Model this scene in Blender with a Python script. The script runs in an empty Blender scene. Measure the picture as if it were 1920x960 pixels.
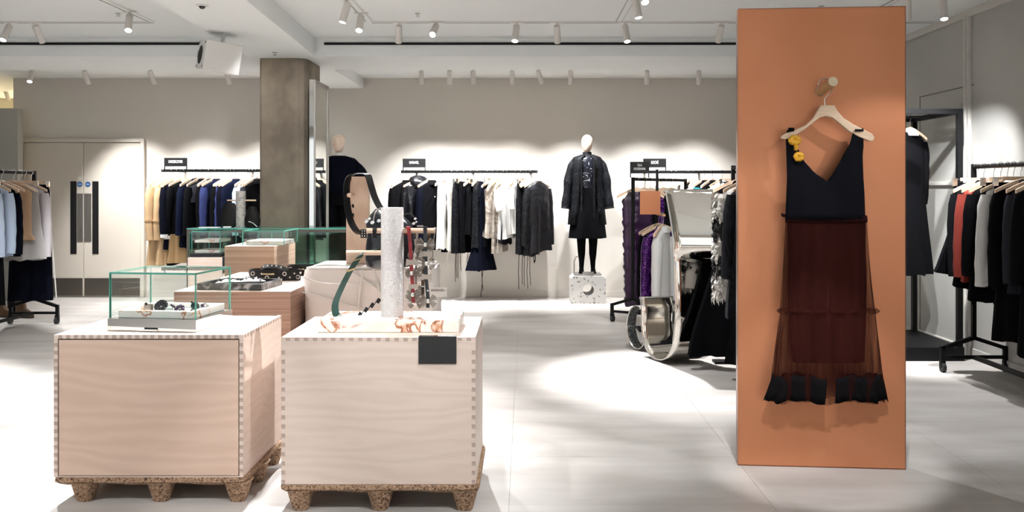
import bpy, bmesh, math, random
from mathutils import Vector, Matrix
random.seed(7)
PI = math.pi
# ------------------------------------------------------------------ camera, world, exposure
F, VX, VY, H = 1650.0, 985.0, 355.0, 1.42          # focal length in px, vanishing point, eye height
def X(px, D): return (px - VX) * D / F
def Z(py, D): return H - (py - VY) * D / F
scene = bpy.context.scene
col = scene.collection
cam = bpy.data.cameras.new('camera')
cam.sensor_width = 36.0; cam.lens = F / 1920 * 36
cam.shift_x = -(VX - 960) / 1920; cam.shift_y = -(480 - VY) / 1920
cam.clip_start = 0.05
camo = bpy.data.objects.new('camera', cam); col.objects.link(camo)
camo.location = (0, 0, H); camo.rotation_euler = (PI / 2, 0, 0)
scene.camera = camo
world = bpy.data.worlds.new('world'); scene.world = world; world.use_nodes = True
world.node_tree.nodes['Background'].inputs[0].default_value = (0.93, 0.98, 1.0, 1)
world.node_tree.nodes['Background'].inputs[1].default_value = 0.8
scene.view_settings.view_transform = 'Standard'; scene.view_settings.look = 'None'
scene.view_settings.gamma = 1; scene.view_settings.use_curve_mapping = False
scene.view_settings.exposure = 1.1
cy = scene.cycles
cy.max_bounces = 7; cy.diffuse_bounces = 3; cy.glossy_bounces = 4; cy.use_adaptive_sampling = True; cy.adaptive_threshold = .06; cy.transparent_max_bounces = 24
cy.transmission_bounces = 6; cy.caustics_reflective = False; cy.caustics_refractive = False
cy.sample_clamp_indirect = 4.0
cy.use_denoising = True
SPOT = 1.0                                             # master dimmer for the spotlights

# ------------------------------------------------------------------ materials
M = {}
def mk(name, c1, c2=None, rough=0.6, metal=0.0, tex='noise', scale=8.0, stretch=(1, 1, 1), bump=0.0, bscale=None,
       lo=0.35, hi=0.65, coord='Object', sheen=0.0, spec=0.5, detail=4.0, distort=0.0, extra=None, bdist=0.01):
    m = bpy.data.materials.new(name); m.use_nodes = True
    nt = m.node_tree; N = nt.nodes; L = nt.links
    b = N['Principled BSDF']
    b.inputs['Base Color'].default_value = (*c1, 1)
    b.inputs['Roughness'].default_value = rough; b.inputs['Metallic'].default_value = metal
    b.inputs['Specular IOR Level'].default_value = spec
    if sheen: b.inputs['Sheen Weight'].default_value = sheen
    vec = None
    def coords():
        mp = N.new('ShaderNodeMapping'); mp.inputs['Scale'].default_value = stretch
        if coord == 'World':
            g = N.new('ShaderNodeNewGeometry'); L.new(g.outputs['Position'], mp.inputs[0])
        else:
            t = N.new('ShaderNodeTexCoord'); L.new(t.outputs['Object'], mp.inputs[0])
        return mp.outputs[0]
    if c2 is not None or bump: vec = coords()
    def texture(kind, sc):
        if kind == 'noise':
            n = N.new('ShaderNodeTexNoise'); n.inputs['Scale'].default_value = sc; n.inputs['Detail'].default_value = detail
            n.inputs['Distortion'].default_value = distort; L.new(vec, n.inputs['Vector']); return n.outputs['Fac']
        if kind == 'wave':
            n = N.new('ShaderNodeTexWave'); n.inputs['Scale'].default_value = sc; n.inputs['Distortion'].default_value = distort
            n.inputs['Detail'].default_value = detail; n.bands_direction = 'Z'; L.new(vec, n.inputs['Vector']); return n.outputs['Fac']
        if kind == 'voronoi':
            n = N.new('ShaderNodeTexVoronoi'); n.inputs['Scale'].default_value = sc; L.new(vec, n.inputs['Vector'])
            s = N.new('ShaderNodeSeparateColor'); L.new(n.outputs['Color'], s.inputs[0]); return s.outputs[0]
    if c2 is not None:
        f = texture(tex, scale)
        r = N.new('ShaderNodeValToRGB'); r.color_ramp.elements[0].position = lo; r.color_ramp.elements[1].position = hi
        r.color_ramp.elements[0].color = (*c1, 1); r.color_ramp.elements[1].color = (*c2, 1)
        if extra:
            for p, c in extra:
                e = r.color_ramp.elements.new(p); e.color = (*c, 1)
        L.new(f, r.inputs[0]); L.new(r.outputs[0], b.inputs['Base Color'])
    if bump:
        f2 = texture('noise' if tex == 'voronoi' else tex, bscale or scale)
        bp = N.new('ShaderNodeBump'); bp.inputs['Strength'].default_value = bump; bp.inputs['Distance'].default_value = bdist
        L.new(f2, bp.inputs['Height']); L.new(bp.outputs[0], b.inputs['Normal'])
    M[name] = m
    return m
def emit(name, c, s):
    m = bpy.data.materials.new(name); m.use_nodes = True; nt = m.node_tree
    b = nt.nodes['Principled BSDF']; b.inputs['Base Color'].default_value = (*c, 1)
    b.inputs['Emission Color'].default_value = (*c, 1); b.inputs['Emission Strength'].default_value = s
    M[name] = m
def glassmat(name, tint, fres=1.45, rough=0.0):
    m = bpy.data.materials.new(name); m.use_nodes = True; nt = m.node_tree; N = nt.nodes; L = nt.links
    N.remove(N['Principled BSDF'])
    t = N.new('ShaderNodeBsdfTransparent'); t.inputs[0].default_value = (*tint, 1)
    g = N.new('ShaderNodeBsdfGlossy'); g.inputs['Roughness'].default_value = rough
    lw = N.new('ShaderNodeLayerWeight'); lw.inputs[0].default_value = .5
    pw = N.new('ShaderNodeMath'); pw.operation = 'POWER'; pw.inputs[1].default_value = 4.5; L.new(lw.outputs['Facing'], pw.inputs[0])
    fr = N.new('ShaderNodeMath'); fr.operation = 'MULTIPLY_ADD'; fr.inputs[1].default_value = .55; fr.inputs[2].default_value = (fres - 1) * .09; L.new(pw.outputs[0], fr.inputs[0])
    mx = N.new('ShaderNodeMixShader'); L.new(fr.outputs[0], mx.inputs[0]); L.new(t.outputs[0], mx.inputs[1]); L.new(g.outputs[0], mx.inputs[2])
    L.new(mx.outputs[0], N['Material Output'].inputs[0]); M[name] = m
def sheer(name, c, opac, scale=60):
    m = bpy.data.materials.new(name); m.use_nodes = True; nt = m.node_tree; N = nt.nodes; L = nt.links
    b = N['Principled BSDF']; b.inputs['Base Color'].default_value = (*c, 1); b.inputs['Roughness'].default_value = .8; b.inputs['Specular IOR Level'].default_value = .08
    t = N.new('ShaderNodeBsdfTransparent'); mx = N.new('ShaderNodeMixShader')
    tc = N.new('ShaderNodeTexCoord'); mp = N.new('ShaderNodeMapping'); mp.inputs['Scale'].default_value = (1, 1, .06)
    n = N.new('ShaderNodeTexNoise'); n.inputs['Scale'].default_value = scale
    mr = N.new('ShaderNodeMapRange'); mr.inputs[1].default_value = .3; mr.inputs[2].default_value = .7
    mr.inputs[3].default_value = opac - .2; mr.inputs[4].default_value = opac + .2
    L.new(tc.outputs['Object'], mp.inputs[0]); L.new(mp.outputs[0], n.inputs['Vector']); L.new(n.outputs['Fac'], mr.inputs[0])
    L.new(mr.outputs[0], mx.inputs[0]); L.new(t.outputs[0], mx.inputs[1]); L.new(b.outputs[0], mx.inputs[2])
    L.new(mx.outputs[0], N['Material Output'].inputs[0]); M[name] = m

mk('wall_paint', (.68, .635, .575), (.70, .655, .595), rough=.85, scale=1.2, coord='World')
mk('wall_warm', (.86, .78, .6), rough=.85)
mk('wall_grey', (.40, .40, .375), (.47, .465, .44), rough=.6, scale=1.1, coord='World', detail=3)
mk('ceiling_paint', (.88, .905, .905), rough=.9)
mk('partition_paint', (.44, .43, .39), rough=.85)
mk('trim_paint', (.60, .58, .54), rough=.5)
mk('door_paint', (.64, .585, .51), rough=.55)
mk('stone', (.47, .435, .405), (.63, .60, .57), rough=.5, scale=1.7, stretch=(.8, 2.6, 1), coord='World', detail=9, lo=.3, hi=.7, bump=.03, bscale=30)
mk('grout', (.30, .28, .26), rough=.9)
mk('concrete', (.14, .112, .083), (.28, .232, .175), rough=.8, scale=3.2, detail=12, lo=.36, hi=.66, bump=.2, bscale=14, stretch=(1, 1, .7), coord='World')
mk('birch', (.665, .475, .37), (.715, .525, .415), rough=.42, tex='wave', scale=2.2, distort=16, detail=3.0, stretch=(.5, 1.1, 2.2), lo=0.0, hi=1.0)
mk('birch_pale', (.735, .595, .51), (.785, .645, .56), rough=.42, tex='wave', scale=2.6, distort=18, detail=4.0, stretch=(.45, 1.0, 2.4), lo=0.0, hi=1.0)
mk('joint', (.43, .32, .27), (.52, .40, .345), rough=.6, scale=40)
mk('joint_light', (.66, .53, .45), rough=.6)
mk('pressed_wood', (.22, .125, .07), (.46, .30, .195), rough=.85, tex='voronoi', scale=170, lo=.2, hi=.8, bump=.5, bscale=120, extra=[(.05, (.08, .04, .02))])
mk('walnut_ply', (.27, .145, .10), (.44, .285, .215), rough=.5, tex='noise', scale=2.0, detail=6, stretch=(.5, .5, 40), lo=.3, hi=.7)
mk('ash_ply', (.30, .20, .135), (.47, .345, .25), rough=.5, tex='noise', scale=2.0, detail=6, stretch=(.5, .5, 36), lo=.3, hi=.7)
mk('hanger_wood', (.72, .52, .36), (.80, .60, .43), rough=.45, scale=12, stretch=(1, 1, 6))
mk('pale_wood', (.66, .45, .32), (.78, .58, .44), rough=.45, tex='wave', scale=6, distort=5, detail=2, stretch=(1.5, 1, .25), lo=0, hi=1)
mk('peg_wood', (.50, .28, .12), (.62, .37, .18), rough=.4, scale=14, stretch=(1, .2, 1))
mk('peg_end', (.85, .70, .50), rough=.5)
mk('terrazzo', (.50, .47, .46), (.72, .69, .68), rough=.5, tex='voronoi', scale=150, lo=.02, hi=.22, extra=[(.6, (.62, .58, .57))])
mk('terrazzo_grey', (.20, .19, .17), (.42, .40, .37), rough=.55, tex='voronoi', scale=60, lo=.02, hi=.3)
mk('plinth_stone', (.16, .15, .14), (.50, .485, .46), rough=.6, tex='voronoi', scale=55, lo=.03, hi=.09)
mk('dark_marble', (.018, .02, .022), (.55, .55, .54), rough=.25, scale=9, detail=9, distort=1.6, lo=.50, hi=.78)
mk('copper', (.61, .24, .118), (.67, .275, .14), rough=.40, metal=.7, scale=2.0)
mk('copper_edge', (.35, .2, .14), rough=.3, metal=1)
mk('black_metal', (.004, .004, .0045), rough=.5, spec=.2)
mk('black_satin', (.010, .010, .011), rough=.3)
mk('rubber', (.015, .015, .015), rough=.6)
mk('steel', (.75, .74, .72), rough=.22, metal=1)
mk('brushed', (.30, .28, .26), (.36, .34, .32), rough=.4, metal=.9, scale=60, stretch=(1, 1, .05))
mk('kick_plate', (.13, .115, .10), rough=.35, metal=.7)
mk('chrome', (.66, .65, .63), rough=.04, metal=1)
mk('mirror', (.80, .82, .79), rough=.015, metal=1)
mk('bent_steel', (.74, .71, .66), rough=.05, metal=1)
mk('speckled', (.02, .025, .025), (.5, .5, .5), rough=.4, tex='voronoi', scale=160, lo=.86, hi=.95)
mk('white_plastic', (.72, .71, .69), rough=.45)
mk('lamp_white', (.74, .70, .66), rough=.5)
mk('blue_sign', (.03, .12, .32), rough=.4)
mk('glass_edge', (.10, .38, .30), rough=.15)
mk('wrap', (.80, .71, .66), (.86, .79, .75), rough=.35, scale=5, detail=3, bump=.3, bscale=7, bdist=.03)
mk('rope', (.80, .75, .71), rough=.6)
mk('silver', (.82, .80, .77), rough=.18, metal=1)
mk('gold', (.70, .52, .28), rough=.25, metal=1)
mk('leather', (.010, .011, .014), rough=.22, bump=.05, scale=40)
mk('leather_matte', (.006, .0055, .0055), rough=.5, spec=.25)
mk('green_leather', (.012, .055, .045), rough=.35)
mk('red_leather', (.33, .012, .015), (.16, .008, .01), rough=.35, scale=50)
mk('brown_leather', (.11, .055, .022), rough=.4)
mk('pleat_metal', (.36, .30, .255), rough=.35, metal=.45)
mk('card', (.82, .80, .78), rough=.7)
mk('letters_dark', (.06, .05, .05), rough=.6)
mk('letters_white', (.80, .80, .78), rough=.6)
mk('gem_dark', (.015, .015, .02), rough=.08)
mk('gem_green', (.004, .028, .028), rough=.05)
mk('gem_purple', (.05, .02, .06), rough=.1)
mk('gem_clear', (.55, .58, .55), rough=.08, metal=.4)
mk('head_wood', (.74, .56, .44), (.80, .63, .50), rough=.42, scale=6, stretch=(1, 1, 4))
mk('mannequin_white', (.74, .70, .66), rough=.4)
mk('slot_black', (.004, .004, .004), rough=.9)
glassmat('glass', (.972, .99, .983), 1.35)
glassmat('glass_dark', (.78, .90, .85), 1.4)
glassmat('acrylic', (.95, .95, .95), 1.3)
emit('lamp_glow', (1.0, .95, .88), 14)
# onyx with orange veins
def onyx():
    m = mk('onyx', (.78, .76, .70), rough=.25)
    nt = m.node_tree; N = nt.nodes; L = nt.links; b = N['Principled BSDF']
    tc = N.new('ShaderNodeTexCoord'); mp = N.new('ShaderNodeMapping'); L.new(tc.outputs['Object'], mp.inputs[0]); mp.inputs['Scale'].default_value = (1, 1, 1.4)
    n = N.new('ShaderNodeTexNoise'); n.inputs['Scale'].default_value = 4.2; n.inputs['Detail'].default_value = 6; n.inputs['Distortion'].default_value = 1.4
    L.new(mp.outputs[0], n.inputs['Vector'])
    r = N.new('ShaderNodeValToRGB'); E = r.color_ramp.elements
    E[0].position = .30; E[0].color = (.72, .78, .68, 1); E[1].position = 1; E[1].color = (.84, .80, .76, 1)
    for p, c in ((.44, (.84, .81, .77)), (.530, (.83, .77, .72)), (.548, (.50, .17, .07)), (.556, (.14, .05, .03)), (.565, (.62, .27, .12)), (.60, (.83, .76, .70))):
        e = E.new(p); e.color = (*c, 1)
    L.new(n.outputs['Fac'], r.inputs[0]); L.new(r.outputs[0], b.inputs['Base Color'])
onyx()
# cloth
def cloth(name, c, c2=None, rough=.85, **k):
    mk(name, c, c2, rough=rough, spec=.06 if max(c) < .05 else .35, sheen=.0, bump=.25, bscale=9, stretch=(1, 1, .35), bdist=.02, scale=k.pop('scale', 14), **k)
BK = (.0030, .0031, .0040)
cloth('black_wool', BK); cloth('black_cotton', (.0024, .0024, .0034)); cloth('navy', (.0045, .0068, .020))
cloth('ink', (.0026, .0034, .0082)); cloth('royal', (.02, .03, .12)); cloth('charcoal', (.024, .024, .031)); cloth('slate', (.10, .11, .14))
cloth('camel', (.50, .335, .185), rough=.8); cloth('camel_dark', (.30, .19, .09)); cloth('tan', (.52, .34, .21)); cloth('white_cotton', (.74, .73, .71)); cloth('lilac_grey', (.55, .51, .53))
cloth('cream', (.70, .66, .58)); cloth('pale_blue', (.48, .58, .74)); cloth('stone_grey', (.42, .40, .39)); cloth('rust', (.20, .024, .014)); cloth('cyan', (.03, .38, .45))
mk('black_vinyl', (.008, .008, .010), rough=.18, bump=.5, bscale=10, bdist=.03)
mk('black_lace', (.0022, .0025, .0034), (.012, .014, .020), rough=.7, spec=.15, tex='voronoi', scale=70, lo=.7, hi=.9, bump=.4, bscale=40)
mk('black_satin_cloth', (.005, .0046, .006), rough=.42, spec=.4, bump=.6, bscale=12, bdist=.03)
mk('bronze_satin', (.20, .165, .13), (.42, .37, .32), rough=.3, scale=9, distort=1.2, bump=.5, bscale=8, bdist=.03)
mk('purple_satin', (.011, .002, .016), (.026, .006, .034), rough=.30, scale=8, bump=.3, bscale=10, bdist=.02)
mk('purple_sequin', (.030, .002, .070), (.35, .10, .55), rough=.25, metal=.5, tex='voronoi', scale=140, lo=.80, hi=.98)
mk('fur_white', (.70, .67, .63), rough=.9); mk('fur_black', (.008, .010, .010), rough=.9)
mk('fur_coat', (.003, .0033, .005), (.016, .018, .024), rough=.9, spec=.2, scale=60, stretch=(1, 1, .3), bump=.6, bscale=70)
mk('sequin_black', (.012, .013, .02), (.55, .60, .62), rough=.25, metal=.3, tex='noise', scale=14, distort=2.5, lo=.60, hi=.66)
mk('velvet', (.012, .0018, .0018), (.034, .0062, .0055), spec=.1, rough=.8, scale=5, stretch=(2.5, 1, .25), detail=5, sheen=.0)
mk('velvet_band', (.018, .003, .003), rough=.8, spec=.1)
mk('bodice', (.0022, .0025, .0050), rough=.9, spec=.15)
mk('hem_velvet', (.0028, .0022, .0028), rough=.9, spec=.1)
mk('mustard', (.62, .30, .01), (.72, .38, .02), rough=.6, scale=30, bump=.4, bscale=20)
sheer('tulle', (.036, .0065, .004), .46)
sheer('black_tulle', (.01, .01, .012), .6)

# ------------------------------------------------------------------ mesh helpers
class MB:
    def __init__(s): s.v = []; s.f = []
    def add(s, vs, fs):
        o = len(s.v); s.v += [tuple(v) for v in vs]; s.f += [tuple(i + o for i in f) for f in fs]; return s
    def box(s, x0, x1, y0, y1, z0, z1):
        return s.add([(x0, y0, z0), (x1, y0, z0), (x1, y1, z0), (x0, y1, z0), (x0, y0, z1), (x1, y0, z1), (x1, y1, z1), (x0, y1, z1)],
                     [(0, 3, 2, 1), (4, 5, 6, 7), (0, 1, 5, 4), (1, 2, 6, 5), (2, 3, 7, 6), (3, 0, 4, 7)])
    def loft(s, rings, cap=True, closed=False):
        n = len(rings[0]); vs = [p for r in rings for p in r]; fs = []
        m = len(rings)
        for i in range(m if closed else m - 1):
            a, b = i * n, ((i + 1) % m) * n
            for j in range(n):
                k = (j + 1) % n; fs.append((a + j, a + k, b + k, b + j))
        if cap and not closed:
            fs.append(tuple(range(n - 1, -1, -1))); fs.append(tuple(range((m - 1) * n, m * n)))
        return s.add(vs, fs)
    def grid(s, rows):
        n = len(rows[0]); fs = []
        for i in range(len(rows) - 1):
            for j in range(n - 1): fs.append((i * n + j, i * n + j + 1, (i + 1) * n + j + 1, (i + 1) * n + j))
        return s.add([p for r in rows for p in r], fs)
    def tube(s, pts, r, n=8, cap=True, closed=False):
        pts = [Vector(p) for p in pts]; m = len(pts); rings = []; prev = None
        for i, p in enumerate(pts):
            if closed: t = pts[(i + 1) % m] - pts[i - 1]
            else: t = pts[min(i + 1, m - 1)] - pts[max(i - 1, 0)]
            t.normalize()
            if prev is None:
                a = Vector((0, 0, 1)) if abs(t.z) < .9 else Vector((1, 0, 0)); u = t.cross(a).normalized()
            else:
                u = (prev - t * prev.dot(t)); u = u.normalized() if u.length > 1e-6 else t.orthogonal().normalized()
            prev = u; w = t.cross(u); rr = r[i] if isinstance(r, (list, tuple)) else r
            rings.append([p + u * (rr * math.cos(2 * PI * k / n)) + w * (rr * math.sin(2 * PI * k / n)) for k in range(n)])
        return s.loft(rings, cap, closed)
    def bar(s, p0, p1, w, h=None, up=(0, 0, 1)):          # square bar
        h = h or w; p0 = Vector(p0); p1 = Vector(p1); t = (p1 - p0).normalized(); up = Vector(up)
        if abs(t.dot(up)) > .95: up = Vector((0, 1, 0))
        u = t.cross(up).normalized(); q = u.cross(t).normalized()
        c = [(u * w / 2 * a + q * h / 2 * b) for a, b in ((-1, -1), (1, -1), (1, 1), (-1, 1))]
        return s.loft([[p0 + k for k in c], [p1 + k for k in c]])
    def strip(s, pts, wv, t=.003):                         # a band swept along pts, wv = half width vector(s)
        pts = [Vector(p) for p in pts]; rings = []; m = len(pts)
        for i, p in enumerate(pts):
            w = Vector(wv[i] if isinstance(wv, list) else wv); d = (pts[min(i + 1, m - 1)] - pts[max(i - 1, 0)]).normalized()
            nn = d.cross(w); nn = nn.normalized() * t / 2 if nn.length > 1e-6 else Vector((0, t / 2, 0))
            rings.append([p - w - nn, p + w - nn, p + w + nn, p - w + nn])
        return s.loft(rings)
    def lathe(s, prof, c=(0, 0, 0), n=24, cap=True):
        c = Vector(c)
        return s.loft([[c + Vector((r * math.cos(2 * PI * k / n), r * math.sin(2 * PI * k / n), z)) for k in range(n)] for r, z in prof], cap)
    def ball(s, c, rx, ry=None, rz=None, nu=12, nv=8):
        ry = ry or rx; rz = rz or rx; c = Vector(c); rings = []
        for i in range(nv + 1):
            a = -PI / 2 + PI * (i + .02 * (i == 0) - .02 * (i == nv)) / nv
            rings.append([c + Vector((rx * math.cos(a) * math.cos(2 * PI * k / nu), ry * math.cos(a) * math.sin(2 * PI * k / nu), rz * math.sin(a))) for k in range(nu)])
        return s.loft(rings)
    def torus(s, c, R, r, axis='z', n=20, k=6, sx=1, sy=1):
        pts = []
        for i in range(n):
            a = 2 * PI * i / n; p, q = R * math.cos(a) * sx, R * math.sin(a) * sy
            pts.append(Vector(c) + Vector({'z': (p, q, 0), 'y': (p, 0, q), 'x': (0, p, q)}[axis]))
        return s.tube(pts, r, k, closed=True)
    def prism(s, poly, y0, y1, axis='y'):
        n = len(poly)
        if axis == 'y': a = [(x, y0, z) for x, z in poly]; b = [(x, y1, z) for x, z in poly]
        elif axis == 'x': a = [(y0, x, z) for x, z in poly]; b = [(y1, x, z) for x, z in poly]
        else: a = [(x, z, y0) for x, z in poly]; b = [(x, z, y1) for x, z in poly]
        return s.loft([a, b])
    def mesh(s, name, mat, smooth=False):
        me = bpy.data.meshes.new(name); me.from_pydata(s.v, [], s.f)
        bm = bmesh.new(); bm.from_mesh(me)
        if getattr(s, 'weld', 0): bmesh.ops.remove_doubles(bm, verts=bm.verts, dist=.0004)
        bmesh.ops.recalc_face_normals(bm, faces=bm.faces); bm.to_mesh(me); bm.free()
        me.materials.append(M[mat])
        if smooth:
            me.polygons.foreach_set('use_smooth', [True] * len(me.polygons))
            me.set_sharp_from_angle(angle=math.radians(smooth if smooth > 1 else 40))
        me.update(); return me
    def build(s, name, mat, parent=None, smooth=False, bevel=0, solid=0, sub=0, loc=None, rz=None):
        o = obj(name, s.mesh(name, mat, smooth), parent)
        if solid:
            q = o.modifiers.new('solid', 'SOLIDIFY'); q.thickness = solid; q.offset = 0
        if bevel:
            q = o.modifiers.new('bevel', 'BEVEL'); q.width = bevel; q.segments = 2; q.limit_method = 'ANGLE'
        if sub:
            q = o.modifiers.new('sub', 'SUBSURF'); q.levels = sub; q.render_levels = sub
        if loc is not None: o.location = loc
        if rz is not None: o.rotation_euler = (0, 0, rz)
        return o
def obj(name, me, parent=None):
    o = bpy.data.objects.new(name, me); col.objects.link(o)
    if parent is not None: o.parent = parent
    return o
def tag(o, label, cat, group=None):
    o['label'] = label; o['category'] = cat
    if group: o['group'] = group
    return o
def thing(name, label, cat, loc=(0, 0, 0), rz=0, group=None):
    o = bpy.data.objects.new(name, None); col.objects.link(o); o.empty_display_size = .05
    o.location = loc; o.rotation_euler = (0, 0, rz); return tag(o, label, cat, group)
def struct(o): o['kind'] = 'structure'; return o
def lettering(text, size, parent, loc, mat='letters_white', rot=(PI / 2, 0, 0), name='lettering', sx=1.0):
    c = bpy.data.curves.new('t', 'FONT'); c.body = text; c.size = size; c.align_x = 'CENTER'; c.align_y = 'CENTER'; c.extrude = .0008
    t = bpy.data.objects.new('t', c); col.objects.link(t)
    me = bpy.data.meshes.new_from_object(t.evaluated_get(bpy.context.evaluated_depsgraph_get()))
    bpy.data.objects.remove(t); bpy.data.curves.remove(c)
    me.name = name; me.materials.clear(); me.materials.append(M[mat])
    o = obj(name, me, parent); o.location = loc; o.rotation_euler = rot; o.scale = (sx, 1, 1); return o
ORD = ['first', 'second', 'third', 'fourth', 'fifth', 'sixth', 'seventh', 'eighth', 'ninth', 'tenth', 'eleventh', 'twelfth', 'thirteenth',
       'fourteenth', 'fifteenth', 'sixteenth', 'seventeenth', 'eighteenth', 'nineteenth', 'twentieth', 'twenty-first', 'twenty-second', 'twenty-third', 'twenty-fourth', 'twenty-fifth']
# ------------------------------------------------------------------ the setting
CEIL, SOFF, WALL, RW = 2.93, 2.75, 11.60, 3.75
XL, YF, YB = -10.0, -4.0, 15.0
fl = struct(MB().box(XL, RW + .1, YF, YB, -.12, -.008).build('floor', 'grout'))
TX, TY = 1.182, .70
tile = MB().box(.0006, TX - .0006, .0006, TY - .0006, -.009, 0).mesh('floor_tile', 'stone', False)
x0 = -1.256 - 7 * TX; y0 = 3.97 - 5 * TY
for i in range(12):
    for j in range(18):
        xx, yy = x0 + i * TX, y0 + j * TY
        if xx > RW or yy > 12.4: continue
        o = obj('floor_tile', tile, fl); o.location = (xx + (0 if j % 1 == 0 else TX / 2), yy, 0)
ce = MB()
ce.box(XL, RW + .1, YF, 9.3, CEIL, CEIL + .15)
struct(ce.build('ceiling', 'ceiling_paint'))
struct(MB().box(XL, RW + .1, 9.3, YB, 2.885, 3.08).build('ceiling', 'ceiling_paint'))
# back wall with the double door opening
wb = MB(); wb.box(-6.75, RW + .1, WALL, WALL + .15, 0, CEIL)
struct(wb.build('wall_back', 'wall_paint'))
struct(MB().box(RW, RW + .12, YF, WALL, 0, CEIL).build('wall_right', 'wall_grey'))
struct(MB().box(XL - .1, XL, YF, YB, 0, CEIL).build('wall_left', 'wall_paint'))
struct(MB().box(XL, -6.6, 14.2, 14.3, 0, CEIL).build('wall_far', 'wall_warm'))
struct(MB().box(-6.75, -6.6, WALL + .15, 14.2, 0, CEIL).build('wall_alcove', 'wall_warm'))
struct(MB().box(XL, X(33, 11.2), 11.2, 11.32, 0, Z(203, 11.2)).build('wall_partition', 'partition_paint'))
# wall behind the camera with wide shop windows
wf = MB()
wf.box(XL, RW, YF - .15, YF, 0, .35).box(XL, RW, YF - .15, YF, 2.65, CEIL)
for a, b in ((XL, -8.9), (-5.6, -5.3), (-1.9, -1.6), (1.8, 2.1), (3.4, RW)): wf.box(a, b, YF - .15, YF, .35, 2.65)
struct(wf.build('wall_front', 'wall_paint'))
for k, (a, b) in enumerate(((-8.9, -5.6), (-5.3, -1.9), (-1.6, 1.8), (2.1, 3.4))):
    struct(MB().box(a, b, YF - .09, YF - .08, .35, 2.65).build('window_%d' % (k + 1), 'acrylic'))
# baseboards
struct(MB().box(X(275, WALL), RW, WALL - .012, WALL, 0, .085).build('baseboard_back', 'wall_paint', bevel=.003))
struct(MB().box(RW - .015, RW, 4.5, WALL - .02, 0, .09).build('baseboard_right', 'trim_paint', bevel=.003))
# beams
bw = MB().box(XL, RW, 8.78, 9.80, SOFF, CEIL + .05)
beam = struct(bw.build('trim_1', 'ceiling_paint')); beam['label'] = 'wide white ceiling beam across the room'
lb = MB(); a = [(-2.56, 5.2), (-2.775, 8.78), (-2.10, 8.78), (-1.90, 5.2)]
a = [(-2.50, 4.6), (-2.775, 8.79), (-2.105, 8.79), (-1.88, 4.6)]
lb.loft([[(x, y, SOFF + .0005) for x, y in a], [(x, y, CEIL + .05) for x, y in a]])
struct(lb.build('trim_2', 'ceiling_paint'))
struct(MB().box(-2.77, -2.13, 9.79, WALL, SOFF + .0005, CEIL).build('trim_3', 'ceiling_paint'))
# dark ventilation slot along the beam
for k, (p, q) in enumerate(((-60, 383), (608, 1500))):
    o = MB().box(X(p, 8.78), X(q, 8.78), 8.768, 8.79, Z(84, 8.77), Z(79.5, 8.77)).build('ventilation_slot', 'slot_black')
    tag(o, ['dark linear air slot on beam above the double door', 'dark linear air slot on beam from column to copper panel'][k], 'vent')
for p in (110, 250, 679, 873, 1084, 1200):
    pass
# right wall mouldings and concealed door
tr = MB(); D = X(1817, 1) and RW * F / (1817 - VX)
tr.box(RW - .03, RW, D - .045, D + .045, 0, CEIL - .05).box(RW - .045, RW, D - .012, D + .012, 0, CEIL - .05)
struct(tr.build('trim_4', 'trim_paint', bevel=.004))
struct(MB().box(RW - .03, RW, 2.0, WALL, CEIL - .06, CEIL).build('trim_5', 'trim_paint', bevel=.004))
def DR(px): return RW * F / (px - VX)
d0, d1 = DR(1725), DR(1826); zt = Z(172, (d0 + d1) / 2)
dl = MB().box(RW - .004, RW - .001, d1, d0, zt, zt + .008).box(RW - .004, RW - .001, d0 - .008, d0, .09, zt)
o = struct(dl.build('trim_6', 'kick_plate')); o['label'] = 'thin shadow gap of concealed door in grey wall'
struct(MB().box(RW - .02, RW, DR(1806), WALL, 1.455, 1.49).build('trim_7', 'trim_paint', bevel=.004))

# double door
DW = WALL - .02
dr = bpy.data.objects.new('door_1', None); col.objects.link(dr); dr['kind'] = 'structure'; dr['label'] = 'pale beige double fire door in back wall'
def dz(y): return Z(y, WALL)
def dx(x): return X(x, WALL)
fr = MB(); zt = dz(260)
fr.box(dx(35), dx(46), WALL - .05, WALL + .0, 0, zt).box(dx(266), dx(273), WALL - .05, WALL, 0, zt).box(dx(46), dx(266), WALL - .05, WALL, dz(267), zt)
fr.build('door_frame', 'door_paint', dr, bevel=.005)
for k, (a, b) in enumerate(((47, 158.6), (159.4, 265.5))):
    lf = MB().box(dx(a), dx(b), DW - .01, WALL - .001, .012, dz(268)).build('door_leaf', 'door_paint', dr, bevel=.003)
    v = (134.5, 146) if k == 0 else (175.5, 187)
    MB().box(dx(v[0]), dx(v[1]), DW - .016, DW - .0105, dz(476), dz(340)).build('vision_panel', 'black_satin', lf)
    v = (147, 157.8) if k == 0 else (160.2, 173.5)
    MB().box(dx(v[0]), dx(v[1]), DW - .016, DW - .0105, dz(453), dz(363)).build('push_plate', 'brushed', lf)
    c = 152 if k == 0 else 167
    g = MB(); g.loft([[(dx(c) + .034 * math.cos(t * PI / 10), y, dz(345.5) + .034 * math.sin(t * PI / 10)) for t in range(20)] for y in (DW - .0155, DW - .0105)])
    g.build('fire_door_sign', 'blue_sign', lf)
    g = MB(); g.box(dx(c) - .02, dx(c) + .02, DW - .0165, DW - .0156, dz(345.5) - .003, dz(345.5) + .003)
    g.build('sign_text_bar', 'letters_white', lf)
    MB().box(dx(a) + .01, dx(b) - .01, DW - .015, DW - .0105, .02, dz(521)).build('kick_plate', 'kick_plate', lf)

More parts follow.
